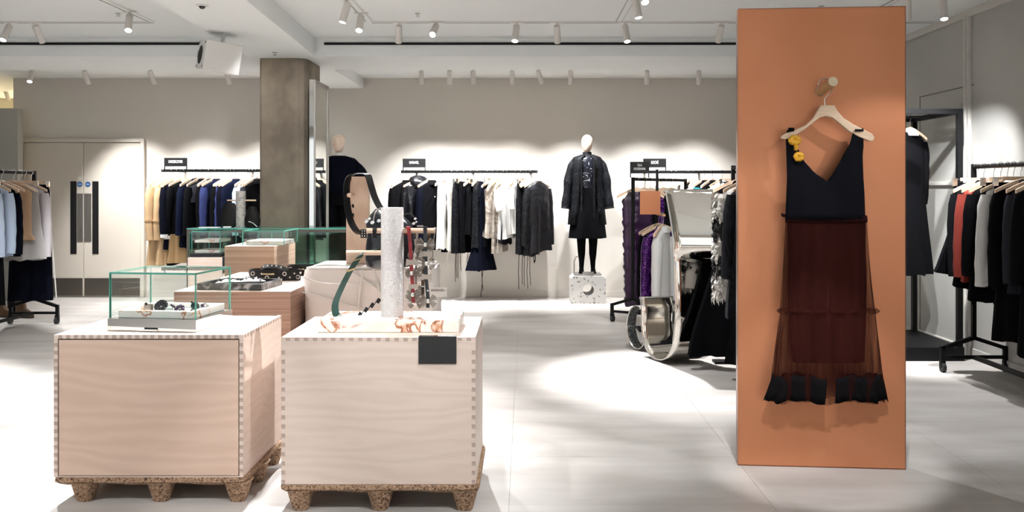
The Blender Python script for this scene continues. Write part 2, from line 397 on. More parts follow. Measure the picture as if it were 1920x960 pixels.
# concrete column
cx0, cx1, cd0, cd1, ch = X(486, 8.92), X(594, 9.5) + .03, 8.92, 9.52, .085
poly = [(cx0 + .02, cd0), (cx1 - ch, cd0), (cx1 - .03, cd0 + .03), (cx1, cd0 + ch), (cx1, cd1), (cx0, cd1), (cx0, cd0 + .02)]
cc = MB(); cc.loft([[(x, y, z) for x, y in poly] for z in [0, .6, 1.2, 1.8, 2.3, SOFF]])
tag(cc.build('concrete_column', 'concrete', bevel=.006), 'raw brown concrete column with chamfered corner beside tall mirror', 'column')
# leaning mirror on the column's right side
mt = thing('standing_mirror', 'tall narrow mirror in slim chrome frame against concrete column', 'mirror', (0, 0, 0))
mx = X(590, 8.62); my0, my1, mz = 8.60, 9.19, Z(149, 8.6)
MB().box(mx - .048, mx - .004, my0, my0 + .012, .02, mz).build('edge_panel', 'chrome', mt)
MB().box(mx - .048, mx - .003, my0 + .013, my1, .02, mz).build('back_panel', 'black_metal', mt)
MB().box(mx - .003, mx + .001, my0 + .012, my1 - .02, .05, mz - .03).build('glass', 'mirror', mt)
fm = MB(); fm.box(mx - .003, mx + .012, my0, my0 + .014, .02, mz).box(mx - .003, mx + .012, my1 - .03, my1, .02, mz).box(mx - .003, mx + .012, my0 + .014, my1 - .03, mz - .035, mz)
fm.build('frame', 'brushed', mt)

# ------------------------------------------------------------------ tracks, lamps, ceiling fittings
def track(p0, p1, label):
    t = thing('lighting_track', label, 'track')
    MB().bar(p0, p1, .075, .006).build('channel', 'ceiling_paint', t)
    d = (Vector(p1) - Vector(p0)).normalized(); s = Vector((-d.y, d.x, 0)) * .027
    q0, q1 = Vector(p0) - Vector((0, 0, .004)), Vector(p1) - Vector((0, 0, .004))
    MB().bar(q0 + s, q1 + s, .006, .004).build('groove', 'kick_plate', t); MB().bar(q0 - s, q1 - s, .006, .004).build('groove', 'trim_paint', t)
zc = CEIL - .003
TRX = {'left': -3.35, 'mid': -1.40, 'right': .84, 'wall': 2.95}
track((-7.0, 7.92, zc), (X(286, 7.92), 7.92, zc), 'slim white lighting track across left ceiling bay')
track((X(696, 7.92), 7.92, zc), (RW - .06, 7.92, zc), 'slim white lighting track across right ceiling bay')
track((TRX['left'], -1.5, zc), (TRX['left'], 7.88, zc), 'white lengthwise ceiling track meeting the left cross track')
track((TRX['mid'], -1.5, zc), (TRX['mid'], 7.88, zc), 'white lengthwise ceiling track just right of the column beam')
track((TRX['right'], -1.5, zc), (TRX['right'], 7.88, zc), 'white lengthwise ceiling track near middle of right bay')
track((TRX['wall'], -1.5, zc), (TRX['wall'], 7.88, zc), 'white lengthwise ceiling track beside grey right wall')
track((-6.5, 10.6, 2.8815), (RW - .06, 10.6, 2.8815), 'white lighting track behind the beam along back wall')
_lamp = {}
def lamp(pos, d, label, power=60, size=48, blend=.5, group='white cylinder spotlights', glow=True, color=(.985, .99, 1.0), soft=.025):
    """A white cylinder spotlight under the ceiling: stem at pos, body pointing along d."""
    d = Vector(d).normalized(); pos = Vector(pos)
    t = thing('track_spotlight', label, 'spotlight', pos, 0, group)
    if not _lamp:
        _lamp['adapter'] = MB().box(-.06, .06, -.016, .016, -.006, .0).mesh('adapter', 'lamp_white')
        _lamp['stem'] = MB().tube([(0, 0, 0), (0, 0, -.032)], .008, 8).mesh('stem', 'lamp_white', 1)
        _lamp['body'] = MB().lathe([(.012, .006), (.028, 0), (.0295, -.004), (.0295, -.164), (.0265, -.166), (.026, -.158)], n=20, cap=True).mesh('body', 'lamp_white', 1)
        _lamp['lens'] = MB().lathe([(.0255, -.1600), (.0255, -.1625)], n=20).mesh('lens', 'lamp_glow')
    obj('adapter', _lamp['adapter'], t); obj('stem', _lamp['stem'], t)
    q = Vector((0, 0, -1)).rotation_difference(d)
    b = obj('body', _lamp['body'], t); b.location = (0, 0, -.032); b.rotation_mode = 'QUATERNION'; b.rotation_quaternion = q
    obj('lens', _lamp['lens'], b)
    if power > 0:
        L = bpy.data.lights.new('spot', 'SPOT'); L.energy = power * SPOT; L.spot_size = math.radians(size); L.spot_blend = blend
        L.shadow_soft_size = soft; L.color = color
        lo = bpy.data.objects.new('spot', L); col.objects.link(lo); lo.parent = t
        lo.location = Vector((0, 0, -.032)) + d * .175; lo.rotation_mode = 'QUATERNION'; lo.rotation_quaternion = q
    return t
def aim(p, tgt): return Vector(tgt) - Vector(p)
zl = CEIL - .006
# lamps seen on the cross track (px, tilt) with what they light
n = 0
for px, tgt, pw in ((18, (-4.9, 6.2, 0), 90), (66, (-4.0, 9.9, .0), 60)):
    p = (X(px, 7.92), 7.92, zl); lamp(p, aim(p, tgt), 'white cylindrical spotlight, %s from left on left cross track' % ORD[n], pw * 3.2, 50); n += 1
n = 0
for px, tgt, pw in ((748, (-1.4, 9.3, .8), 70), (818, (-1.2, 5.4, .9), 70), (969, (-.4, 6.6, .0), 22), (1044, (.5, 9.8, .0), 16), (1172, (1.1, 7.0, .6), 90), (1353, (1.5, 10.2, .1), 24)):
    p = (X(px, 7.92), 7.92, zl); lamp(p, aim(p, tgt), 'white cylindrical spotlight, %s from left on right cross track' % ORD[n], pw * 3.2, 46); n += 1
p = (TRX['left'], 7.45, zl); lamp(p, aim(p, (-2.9, 6.0, 0.4)), 'white spotlight on left lengthwise track near its far end', 270, 56)
p = (TRX['mid'], 6.95, zl); lamp(p, aim(p, (-1.9, 6.6, .9)), 'white spotlight cut by frame top right of column beam', 270, 56)
p = (TRX['mid'], 7.50, zl); lamp(p, aim(p, (-1.4, 6.1, .9)), 'upright white spotlight at far end of middle lengthwise track', 270, 56)
p = (TRX['right'], 6.75, zl); lamp(p, aim(p, (1.3, 6.3, 0)), 'white spotlight nearer camera on right lengthwise track, lens showing', 60, 56)
p = (TRX['right'], 6.35, zl); lamp(p, aim(p, (1.1, 4.6, 0)), 'white spotlight half cut by frame top on right lengthwise track', 50, 56)
p = (TRX['wall'], 6.8, zl); lamp(p, aim(p, (3.3, 7.5, .9)), 'white spotlight just right of copper panel top', 170, 60)
p = (3.25, 6.85, zl); lamp(p, aim(p, (3.0, 5.9, 0)), 'white spotlight cut by frame top above grey wall', 90, 50)
# lamps behind the beam, washing the back wall
zb = 2.879; n = 0
rear = [(60, (-5.6, 9.0, .2), 60), (158, (-4.95, 11.5, 1.0), 60), (281, (-4.0, 11.5, 1.0), 45), (424, (-3.2, 11.5, .9), 45), (790, (-1.35, 11.5, 1.0), 45), (843, (-1.0, 11.5, .7), 45),
        (887, (-.55, 11.5, .7), 40), (960, (-.1, 11.5, .7), 45), (1008, (.82, 11.1, 1.3), 40), (1070, (.62, 11.5, .9), 40), (1213, (1.6, 11.5, .9), 45), (1310, (2.3, 11.5, .9), 45)]
for px, tgt, pw in rear:
    p = (X(px, 10.6), 10.6, zb); tgt = (tgt[0], tgt[1], tgt[2] if px in (60, 1008) else .45); d = aim(p, tgt)
    lamp(p, d, 'small white spotlight, %s from left behind the beam' % ORD[n], pw * (1.5 if px in (60, 1008) else 2.9), 76, .9); n += 1
p = (X(10, 13.2), 13.2, Z(165, 13.2)); MBt = MB().box(-9.5, -7.0, 13.15, 13.25, Z(163, 13.2), Z(158, 13.2)).build('lighting_track', 'trim_paint'); tag(MBt, 'white hanging lighting track in lit room beyond partition', 'track')
lamp(p, (0, .6, -1), 'white spotlight in warm lit room beyond grey partition', 260, 120, color=(1, .92, .76))
# lamps on the same tracks above and behind the camera's field of view
n = 0
for trk, y, tgt, pw, sz in (('mid', 5.9, (-1.0, 4.5, .8), 230, 30), ('mid', 5.0, (-1.8, 4.4, .75), 230, 34), ('mid', 3.4, (-.6, 4.25, .8), 70, 28), ('left', 5.6, (-2.2, 5.0, .8), 190, 50), ('left', 4.0, (-3.3, 5.6, 0), 35, 70), ('left', 1.8, (-1.72, 3.98, .45), 90, 26),
                        ('right', 6.0, (.0, 7.4, 0), 60, 64), ('right', 5.2, (-.15, 4.8, 0), 45, 46), ('right', 1.8, (-.64, 3.87, .45), 110, 26), ('right', 3.1, (1.25, 4.5, 1.0), 34, 26), ('wall', 3.0, (1.55, 4.47, 1.15), 60, 32), ('wall', 5.4, (2.75, 5.5, 0), 10, 50), ('wall', 6.0, (3.3, 7.4, 1.2), 200, 60), ('mid', 6.1, (-2.4, 8.9, 1.5), 90, 50),
                        ('left', 6.0, (-3.9, 7.8, 0), 95, 70), ('mid', 5.6, (-.5, 8.6, 0), 45, 34), ('right', 5.6, (1.9, 9.3, 0), 90, 40), ('right', 4.6, (-1.29, 4.3, .55), 130, 22), ('right', 2.2, (1.5, 4.45, .15), 150, 22),  # last lamp of this row is added to brighten the copper panel's foot
                        ('left', -.4, (-4.0, -.4, 0), 330, 96), ('mid', -.4, (-1.4, -.6, 0), 330, 96), ('right', -.4, (.9, -.6, 0), 330, 96), ('wall', -.4, (2.4, -.6, 0), 200, 96)):  # unseen lamps added behind the camera; their floor bounce lifts the ceiling
    p = (TRX[trk], y, zl); lamp(p, aim(p, tgt), 'unseen white spotlight outside the view, %s along overhead tracks' % ORD[n], pw, sz); n += 1

# ceiling fittings
def detector(p, label):
    t = thing('ceiling_sensor', label, 'sensor', p)
    MB().lathe([(.045, 0), (.045, -.006), (.03, -.010)], n=20).build('rim', 'white_plastic', t, 1)
    MB().ball((0, 0, -.008), .024, .024, .022).build('dome', 'black_satin', t, 1)
detector((X(379, 6.35), 6.35, SOFF), 'small dark dome camera under white beam')
def sprinkler(px, py, z, label):
    D = (z - H) * F / (VY - py); t = thing('sprinkler_head', label, 'sprinkler', (X(px, D), D, z))
    MB().lathe([(.026, 0), (.026, -.004), (.012, -.006), (.012, -.022)], n=16).build('cup', 'steel', t, 1)
    MB().lathe([(.018, -.024), (.018, -.027)], n=12).build('deflector', 'steel', t)
sprinkler(783, 25, CEIL, 'tiny sprinkler head in ceiling right of column beam')
sprinkler(222, 25, CEIL, 'tiny sprinkler head in ceiling of left bay')
sprinkler(1540, 11, CEIL, 'tiny sprinkler head above copper panel')
sprinkler(515, 98, SOFF, 'tiny sprinkler head in beam above concrete column')
# loudspeaker
t = thing('loudspeaker', 'white box loudspeaker with dark round driver under the beam', 'speaker', (X(411, 7.5), 7.5, Z(108, 7.5)))
t.rotation_euler = (math.radians(-7), math.radians(7), math.radians(-58))
MB().box(-.14, .14, -.15, .15, -.125, .125).build('cabinet', 'white_plastic', t, bevel=.008)
g = MB(); g.loft([[(r * math.cos(k * PI / 14) + .0, y, r * math.sin(k * PI / 14) - .005) for k in range(28)] for r, y in ((.088, -.1505), (.088, -.156), (.080, -.156), (.070, -.152))])
g.build('driver_rim', 'white_plastic', t, 1)
g = MB(); g.loft([[(r * math.cos(k * PI / 14), y, r * math.sin(k * PI / 14) - .005) for k in range(28)] for r, y in ((.079, -.1565), (.079, -.1535), (.04, -.1515), (.01, -.151))])
g.build('driver', 'slot_black', t, 1)
for sx in (-1, 1):
    for sz in (-1, 1): MB().tube([(sx * .115, -.15, sz * .1), (sx * .115, -.154, sz * .1)], .008, 8).build('screw', 'black_satin', t)
MB().box(-.126, -.114, -.153, -.15, -.03, .03).build('slot', 'black_satin', t)
MB().bar((0, 0, .125), (0, .02, .26), .035, .02).build('bracket', 'white_plastic', t)
# ------------------------------------------------------------------ plywood plinths on pressed-wood pallets
def pallet(label, x0, x1, y0, y1, zt, feet):
    t = thing('pressed_wood_pallet', label, 'pallet', (0, 0, 0), 0, 'pressed wood pallets')
    g = MB(); n = 15
    th = .028
    # deck with rounded, slightly wavy lower edge
    def ring(z, e, wav):
        pts = []; per = [(x0 - e, y0 - e, x1 + e, y0 - e), (x1 + e, y0 - e, x1 + e, y1 + e), (x1 + e, y1 + e, x0 - e, y1 + e), (x0 - e, y1 + e, x0 - e, y0 - e)]
        for a, b, c, d in per:
            for k in range(n):
                s = k / n; sc = min(1, min(s, 1 - s) * 14)
                x, y = a + (c - a) * s, b + (d - b) * s
                cxm, cym = (x0 + x1) / 2, (y0 + y1) / 2
                if k == 0: x += .012 * (1 if x < cxm else -1); y += .012 * (1 if y < cym else -1)
                pts.append((x, y, z - wav * (.5 + .5 * math.sin(s * 2 * PI * 2.5 + 1))))
        return pts
    g.loft([ring(zt, -.004, 0), ring(zt - .004, 0, 0), ring(zt - th * .7, .002, 0), ring(zt - th, -.014, .008)])
    g.build('deck', 'pressed_wood', t, 35)
    for fx in feet:
        for fy in (y0 + .055, (y0 + y1) / 2, y1 - .055):
            q = MB(); rr = []
            for z, r in ((zt - th + .004, .062), (zt - th - .01, .054), (.012, .036), (0, .032)):
                rr.append([(fx + r * 1.05 * math.copysign(abs(math.cos(a)) ** .7, math.cos(a)), fy + r * math.copysign(abs(math.sin(a)) ** .7, math.sin(a)), z) for a in [k * PI / 10 for k in range(20)]])
            q.loft(rr); q.build('foot', 'pressed_wood', t, 35)
    return t
BD = .62
L0, L1, LD, LZ, LB = X(101, 3.98), X(456, 3.98), 3.98, Z(628, 3.98), Z(895, 3.98)
R0, R1, RD, RZ, RB = X(527, 3.87), X(892, 3.87), 3.87, Z(632, 3.87), Z(909, 3.87)
pallet('chipboard pallet under the left birch plinth', L0 - .008, L1 + .012, LD - .008, LD + BD + .01, LB, [X(162, 4.03), X(304, 4.03), X(456, 4.03) - .02])
pallet('chipboard pallet under the right birch plinth', R0 - .008, R1 + .014, RD - .008, RD + BD + .01, RB, [X(565, 3.92), X(714, 3.92), X(872, 3.92)])
# left plinth with inset door
t = thing('birch_plinth', 'birch plywood cube plinth with inset door, carrying the glass showcase', 'plinth', (0, 0, 0), 0, 'birch cube plinths')
th = .0175
cs = MB(); z0, z1 = LB + .0005, LZ
cs.box(L0, L0 + th, LD, LD + BD, z0, z1).box(L1 - th, L1, LD, LD + BD, z0, z1).box(L0 + th, L1 - th, LD, LD + BD, z1 - th, z1).box(L0 + th, L1 - th, LD, LD + BD, z0, z0 + .004).box(L0 + th, L1 - th, LD + BD - th, LD + BD, z0, z1)
cs.build('carcass', 'birch_pale', t)
MB().box(L0 + th + .0045, L1 - th - .0045, LD + .001, LD + .02, z0 + .007, z1 - th - .0055).build('door', 'birch', t, bevel=.0015)
MB().box(L0 + th, L1 - th, LD + .024, LD + .03, z0 + .004, z1 - th).build('door_backing', 'slot_black', t)
jm = MB().box(-.0085, .0085, -.0012, .001, -.0085, .0085).mesh('finger_joint', 'joint')
js = MB().box(-.001, .0012, -.0085, .0085, -.0085, .0085).mesh('finger_joint', 'joint')
W = L1 - L0
for k in range(24):
    o = obj('finger_joint', jm, t); o.location = (L0 + .03 + k * (W - .06) / 23, LD, z1 - th / 2)
for k in range(17):
    for s in (L0 + th / 2, L1 - th / 2):
        o = obj('finger_joint', jm, t); o.location = (s, LD, z0 + .03 + k * (z1 - z0 - .075) / 16)
for k in range(15):
    o = obj('finger_joint', js, t); o.location = (L1, LD + .03 + k * (BD - .05) / 14, z1 - th / 2)
# right plinth, finger jointed front
t = thing('birch_plinth', 'pale birch plywood cube plinth with finger joints and black plate', 'plinth', (0, 0, 0), 0, 'birch cube plinths')
z0, z1 = RB + .0005, RZ
MB().box(R0, R1, RD, RD + BD, z0, z1).build('body', 'birch_pale', t, bevel=.002)
jr = MB().box(-.0095, .0095, -.001, .002, -.0065, .0065).mesh('finger_joint', 'joint')
jv = MB().box(-.008, .008, -.001, .002, -.0095, .0095).mesh('finger_joint', 'joint')
W = R1 - R0
for k in range(21):
    o = obj('finger_joint', jr, t); o.location = (R0 + .03 + k * (W - .06) / 20, RD, z1 - .0105)
for k in range(15):
    for s in (R0 + .0095, R1 - .0095):
        o = obj('finger_joint', jv, t); o.location = (s, RD, z0 + .012 + k * (z1 - z0 - .08) / 14)
# black folded plate over the front edge
t = thing('display_plate', 'blank black plate hooked over front edge of right birch plinth', 'sign')
a, b = X(785, RD), X(856, RD); zb_ = Z(682, RD)
g = MB().box(a, b, RD - .006, RD - .0025, zb_, RZ + .004).box(a, b, RD - .0025, RD + .03, RZ + .001, RZ + .004)
g.build('plate', 'black_satin', t, bevel=.001)

# ------------------------------------------------------------------ glass helpers
def pane(t, name, x0, x1, y0, y1, z0, z1, mat='glass', edges=True):
    """A thin pane: clear faces, green polished edges as sub-part."""
    p = MB().box(x0, x1, y0, y1, z0, z1).build(name, mat, t)
    if edges:
        dx_, dy_, dz_ = x1 - x0, y1 - y0, z1 - z0; e = .0022; g = MB()
        if dy_ == min(dx_, dy_, dz_):
            for a, b, c, d in ((x0, x0 + e, z0, z1), (x1 - e, x1, z0, z1), (x0, x1, z1 - e, z1)): g.box(a, b, y0 - .0006, y1 + .0006, c, d)
        elif dx_ == min(dx_, dy_, dz_):
            for a, b, c, d in ((y0, y0 + e, z0, z1), (y1 - e, y1, z0, z1), (y0, y1, z1 - e, z1)): g.box(x0 - .0006, x1 + .0006, a, b, c, d)
        else:
            for a, b, c, d in ((x0, x1, y0, y0 + e), (x0, x1, y1 - e, y1), (x0, x0 + e, y0, y1), (x1 - e, x1, y0, y1)): g.box(a, b, c, d, z0 - .0006, z1 + .0006)
        g.build('glass_edge', 'glass_edge', p)
    return p
def showcase(name, label, loc, rz, w, d, h, base_h, base_mat, th=.006, mat='glass'):
    t = thing(name, label, 'showcase', loc, rz)
    if base_h > 0: MB().box(0, w, 0, d, 0.0005, base_h).build('base', base_mat, t, bevel=.001)
    z0, z1 = base_h + .001, h; i = .006
    pane(t, 'front_pane', i, w - i, i, i + th, z0, z1 - th, mat); pane(t, 'rear_pane', i, w - i, d - i - th, d - i, z0, z1 - th, mat)
    pane(t, 'side_pane', i, i + th, i + th, d - i - th, z0, z1 - th, mat); pane(t, 'side_pane', w - i - th, w - i, i + th, d - i - th, z0, z1 - th, mat)
    pane(t, 'top_pane', i, w - i, i, d - i, z1 - th, z1, mat)
    return t
def tray(t_label, loc, rz, w, d, h, mat, rim=.02, floor=.012, cat='tray'):
    t = thing('stone_tray', t_label, cat, loc, rz)
    g = MB().box(0, w, 0, rim, 0, h).box(0, w, d - rim, d, 0, h).box(0, rim, rim, d - rim, 0, h).box(w - rim, w, rim, d - rim, 0, h)
    g.build('rim', mat, t, bevel=.002); MB().box(rim, w - rim, rim, d - rim, 0, floor).build('floor_slab', mat, t)
    return t
# front showcase
RV = math.radians(-7)
VL = (X(201, 4.10), 4.10, LZ)
s1 = showcase('glass_showcase', 'clear glass showcase on polished steel base on left plinth', VL, RV, .437, .37, .272, .057, 'chrome')
MB().box(.17, .25, -.012, -.0006, .004, .010).build('drawer_pull', 'chrome', s1); MB().box(.185, .25, -.002, .0004, .011, .018).build('pull_recess', 'slot_black', s1)
def inV(x, y, z): 
    c, s = math.cos(RV), math.sin(RV); return (VL[0] + x * c - y * s, VL[1] + x * s + y * c, VL[2] + z)
tray('pale onyx tray with orange veins inside front glass showcase', inV(.035, .03, .0575), RV, .375, .31, .034, 'onyx', .03, .012)
zt = .0575 + .0125
def jewel(name, label, p, cat, *parts):
    t = thing(name, label, cat, inV(*p), RV, 'jewellery in the glass showcase')
    for nm, mb, mt_ in parts: mb.build(nm, mt_, t, 1)
def beads(n, R, r, tilt=.0, zc=None):
    g = MB(); zc = R if zc is None else zc
    for k in range(n):
        a = 2 * PI * k / n; g.ball((R * math.cos(a), tilt * R * math.sin(a), zc + R * .8 * math.sin(a)), r, nu=8, nv=6)
    return g
def ringb(R, r, zc): return MB().torus((0, 0, zc), R, r, 'y', 20, 6)
jewel('cuff_bracelet', 'brass toned cuff bracelet at left of onyx tray', (.135, .12, zt), 'bracelet', ('band', MB().lathe([(.021, 0), (.023, .02), (.021, .04), (.018, .04), (.02, .02), (.018, 0)], n=20), 'pleat_metal'), ('bead', MB().ball((0, -.0222, .044), .007), 'gem_dark'))
jewel('bead_bracelet', 'chunky black bead bracelet in onyx tray', (.19, .135, zt), 'bracelet', ('bead_ring', beads(13, .024, .0105, .55, .03), 'gem_dark'), ('bead_cluster', beads(9, .014, .01, .6, .028), 'gem_dark'))
jewel('bar_brooch', 'slim dark bar brooch leaning behind the bracelets', (.225, .16, zt), 'brooch', ('bar', MB().tube([(0, 0, .034), (.028, .005, .012), (.05, 0, .008)], .005, 8), 'gem_dark'))
jewel('flat_ring', 'flat pale metal ring lying at tray front', (.205, .075, zt), 'ring', ('band', MB().torus((0, 0, .006), .022, .0055, 'z', 24, 6), 'gem_clear'))
jewel('crystal_ring', 'large clear crystal cocktail ring in onyx tray', (.262, .085, zt), 'ring', ('band', ringb(.012, .003, .012), 'silver'), ('stone', MB().ball((0, -.004, .02), .02, .016, .017), 'gem_clear'), ('bead', MB().ball((-.02, 0, .034), .008), 'gem_dark'), ('bead', MB().ball((.018, .004, .036), .007), 'gem_purple'))
jewel('cluster_ring', 'dark purple bead cluster ring in onyx tray', (.302, .10, zt), 'ring', ('band', ringb(.012, .003, .012), 'silver'), ('bead_cluster', beads(8, .017, .0095, .7, .02), 'gem_purple'))
jewel('loop_ring', 'small plain black ring at right of tray', (.335, .075, zt), 'ring', ('band', MB().torus((0, 0, .008), .011, .004, 'y', 18, 6), 'gem_dark'), ('bead', MB().ball((-.011, 0, .008), .005), 'silver'))
jewel('cabochon_ring', 'round dark green stone ring near showcase corner', (.352, .16, zt), 'ring', ('band', ringb(.013, .003, .013), 'silver'), ('stone', MB().ball((0, -.006, .028), .0225, .012, .0225, 16, 10), 'gem_green'), ('bead', MB().ball((-.018, -.004, .048), .006), 'gem_dark'), ('bead', MB().ball((-.02, -.004, .008), .006), 'gem_dark'))
jewel('pearl_ring', 'pale pearl and lilac bead cluster beside green ring', (.385, .185, zt), 'ring', ('band', ringb(.012, .003, .012), 'silver'), ('bead_ring', beads(9, .016, .007, .5, .024), 'silver'), ('stone', MB().ball((-.008, -.008, .03), .009), 'gem_purple'), ('stone', MB().ball((.002, -.008, .014), .008), 'gem_clear'))

# ------------------------------------------------------------------ stone slab, terrazzo post, belts
SZ = RZ
sl = MB().box(X(594, 3.99), X(861, 3.99), 3.99, 4.29, SZ + .0005, SZ + .056)
tag(sl.build('onyx_slab', 'onyx', None, bevel=.004), 'pale onyx slab with rust veins on right birch plinth', 'slab')
PZ = SZ + .0565; PX, PY = X(735.5, 4.13), 4.13
post = thing('terrazzo_post', 'pale terrazzo cylinder post with wooden pegs on onyx slab', 'display post', (PX, PY, PZ))
ph = Z(389, 4.13) - PZ
MB().lathe([(.0515, 0), (.0525, .003), (.0525, ph - .003), (.051, ph)], n=40).build('cylinder', 'terrazzo', post, 1)
uz = Z(432.5, 4.13) - PZ; lz = Z(474, 4.13) - PZ
MB().tube([(-.12, 0, uz), (.20, 0, uz)], .0125, 14).build('peg', 'pale_wood', post, 1)
MB().tube([(-.215, 0, lz), (-.04, 0, lz)], .0115, 14).build('peg', 'pale_wood', post, 1)
def P4(px, py, D): return Vector((X(px, D), D, Z(py, D)))
def smooth_path(pts, n=6):
    pts = [Vector(p) for p in pts]; out = []
    for i in range(len(pts) - 1):
        p0, p1, p2, p3 = pts[max(i - 1, 0)], pts[i], pts[i + 1], pts[min(i + 2, len(pts) - 1)]
        for k in range(n):
            t = k / n; out.append(.5 * ((2 * p1) + (-p0 + p2) * t + (2 * p0 - 5 * p1 + 4 * p2 - p3) * t * t + (-p0 + 3 * p1 - 3 * p2 + p3) * t ** 3))
    out.append(pts[-1]); return out
t = thing('green_belt', 'dark green leather belt looped over lower peg of terrazzo post', 'belt')
pt = smooth_path([P4(704, 469, 4.14), P4(690, 471, 4.13), P4(676, 480, 4.12), P4(664, 496, 4.11), P4(650, 520, 4.11), P4(638, 545, 4.11), P4(629, 568, 4.11), P4(629, 586, 4.11), P4(636, 594, 4.12), P4(650, 596, 4.13)])
MB().strip(pt, Vector((.0135, .010, .004)), .004).build('strap', 'green_leather', t, 1)
for i in (14, 20): MB().strip(pt[i:i + 2], Vector((.0155, .012, .005)), .007).build('keeper', 'gold', t)
pt2 = smooth_path([P4(634, 592, 4.10), P4(645, 597, 4.10), P4(660, 596, 4.11), P4(674, 594, 4.12)])
MB().strip(pt2, Vector((.002, .012, .002)), .006).build('tip', 'silver', t, 1)
zz = []
for k in range(9):
    u = k / 8; zz.append(P4(672 + 46 * u, 590 - 34 * u + (5 if k % 2 else -2), 4.15 + .03 * u))
MB().strip(smooth_path(zz, 3), Vector((.006, .002, .010)), .004).build('scalloped_strap', 'leather_matte', t, 1)
def fan_bow(t, c, s, mat='pleat_metal'):
    """Pleated bow: two fluted fans with a knot."""
    c = Vector(c); g = MB()
    for sd in (-1, 1):
        n = 9
        for k in range(n):                                             # separate ribs fanning out from the knot
            t0, t1 = [(-62 + 124 * (k + q) / n) * PI / 180 for q in (.12, .80)]; tm = (t0 + t1) / 2
            def at_(r, a_, y): return c + Vector((sd * s * r * math.cos(a_), y, s * r * .85 * math.sin(a_)))
            g.add([at_(.12, t0, -.004), at_(.12, t1, -.004), at_(1, t0, -.002), at_(1.03, tm, -.012), at_(1, t1, -.002)], [(0, 3, 2), (0, 1, 3), (1, 4, 3)])
    bow = g.build('fan_bow', mat, t, solid=.0015)
    MB().ball(c + Vector((0, -.010, 0)), .010, .006, .011).build('knot', 'silver', bow, 1)
    return bow
def keeper_bow(t, c, s, mat='pleat_metal'):
    c = Vector(c)
    g = MB(); g.prism([(c.x - s, c.z - s * .62), (c.x - s * .35, c.z - s * .42), (c.x + s * .35, c.z - s * .42), (c.x + s, c.z - s * .62), (c.x + s * .86, c.z + s * .62), (c.x + s * .3, c.z + s * .42), (c.x - s * .3, c.z + s * .42), (c.x - s * .86, c.z + s * .62)], c.y - .006, c.y - .002)
    g.build('plain_bow', mat, t)
t = thing('red_bow_belt', 'dark red belt with pleated metal bows on upper peg', 'belt')
pt = smooth_path([P4(762, 440, 4.155), P4(763, 430, 4.14), P4(766, 428, 4.118), P4(770, 470, 4.112), P4(772, 510, 4.112), P4(774, 545, 4.112), P4(775, 568, 4.112)])
MB().strip(pt, Vector((.0085, .001, 0)), .004).build('strap', 'red_leather', t, 1)
for px, py, s, k in ((772, 512, .030, 1), (774, 552, .034, 1)): fan_bow(t, P4(px, py, 4.108), s)
for px, py, s in ((772, 492, .028), (775, 537, .024)): keeper_bow(t, P4(px, py, 4.109), s)
MB().ball(P4(775, 569, 4.11), .008, .003, .005).build('tip', 'silver', t, 1)
t = thing('rose_bow_belt', 'pinkish pleated bow belt hanging behind the red belt', 'belt')
pt = smooth_path([P4(782, 432, 4.16), P4(781, 470, 4.165), P4(780, 520, 4.165), P4(778, 572, 4.165)])
MB().strip(pt, Vector((.006, 0, 0)), .003).build('strap', 'pleat_metal', t, 1)
for py in (478, 510, 545, 568): fan_bow(t, P4(779, py, 4.16), .036)
t = thing('black_bow_belt', 'black belt with pleated metal bows at outer peg end', 'belt')
pt = smooth_path([P4(796, 442, 4.155), P4(796, 430, 4.14), P4(797, 428, 4.118), P4(798, 470, 4.112), P4(799, 520, 4.112), P4(802, 555, 4.112), P4(802, 577, 4.112)])
MB().strip(pt, Vector((.0085, .001, 0)), .004).build('strap', 'leather', t, 1)
for px, py, s in ((798, 459, .044), (800, 494, .042), (803, 564, .042)): fan_bow(t, P4(px, py, 4.107), s)
for px, py, s in ((797, 476, .028), (800, 519, .026)): keeper_bow(t, P4(px, py, 4.108), s)
MB().ball(P4(802, 545, 4.108), .005, .003, .005).build('stud', 'silver', t, 1)
t = thing('brown_strap', 'narrow brown leather strap hanging beside the black bow belt', 'strap')
pt = smooth_path([P4(806, 436, 4.16), P4(796, 470, 4.165), P4(793, 520, 4.165), P4(793, 560, 4.165)])
MB().strip(pt, Vector((.0075, 0, 0)), .003).build('band', 'brown_leather', t, 1); MB().box(X(789, 4.16), X(797, 4.16), 4.158, 4.162, Z(538, 4.16), Z(536, 4.16)).build('keeper', 'silver', t)
t = thing('chain_belt', 'dark chain belt drooping from the end of upper peg', 'belt')
MB().tube(smooth_path([P4(800, 440, 4.17), P4(808, 432, 4.16), P4(817, 428, 4.15), P4(814, 445, 4.16), P4(811, 470, 4.17), P4(813, 500, 4.17)]), .0028, 8).build('chain', 'brushed', t, 1)
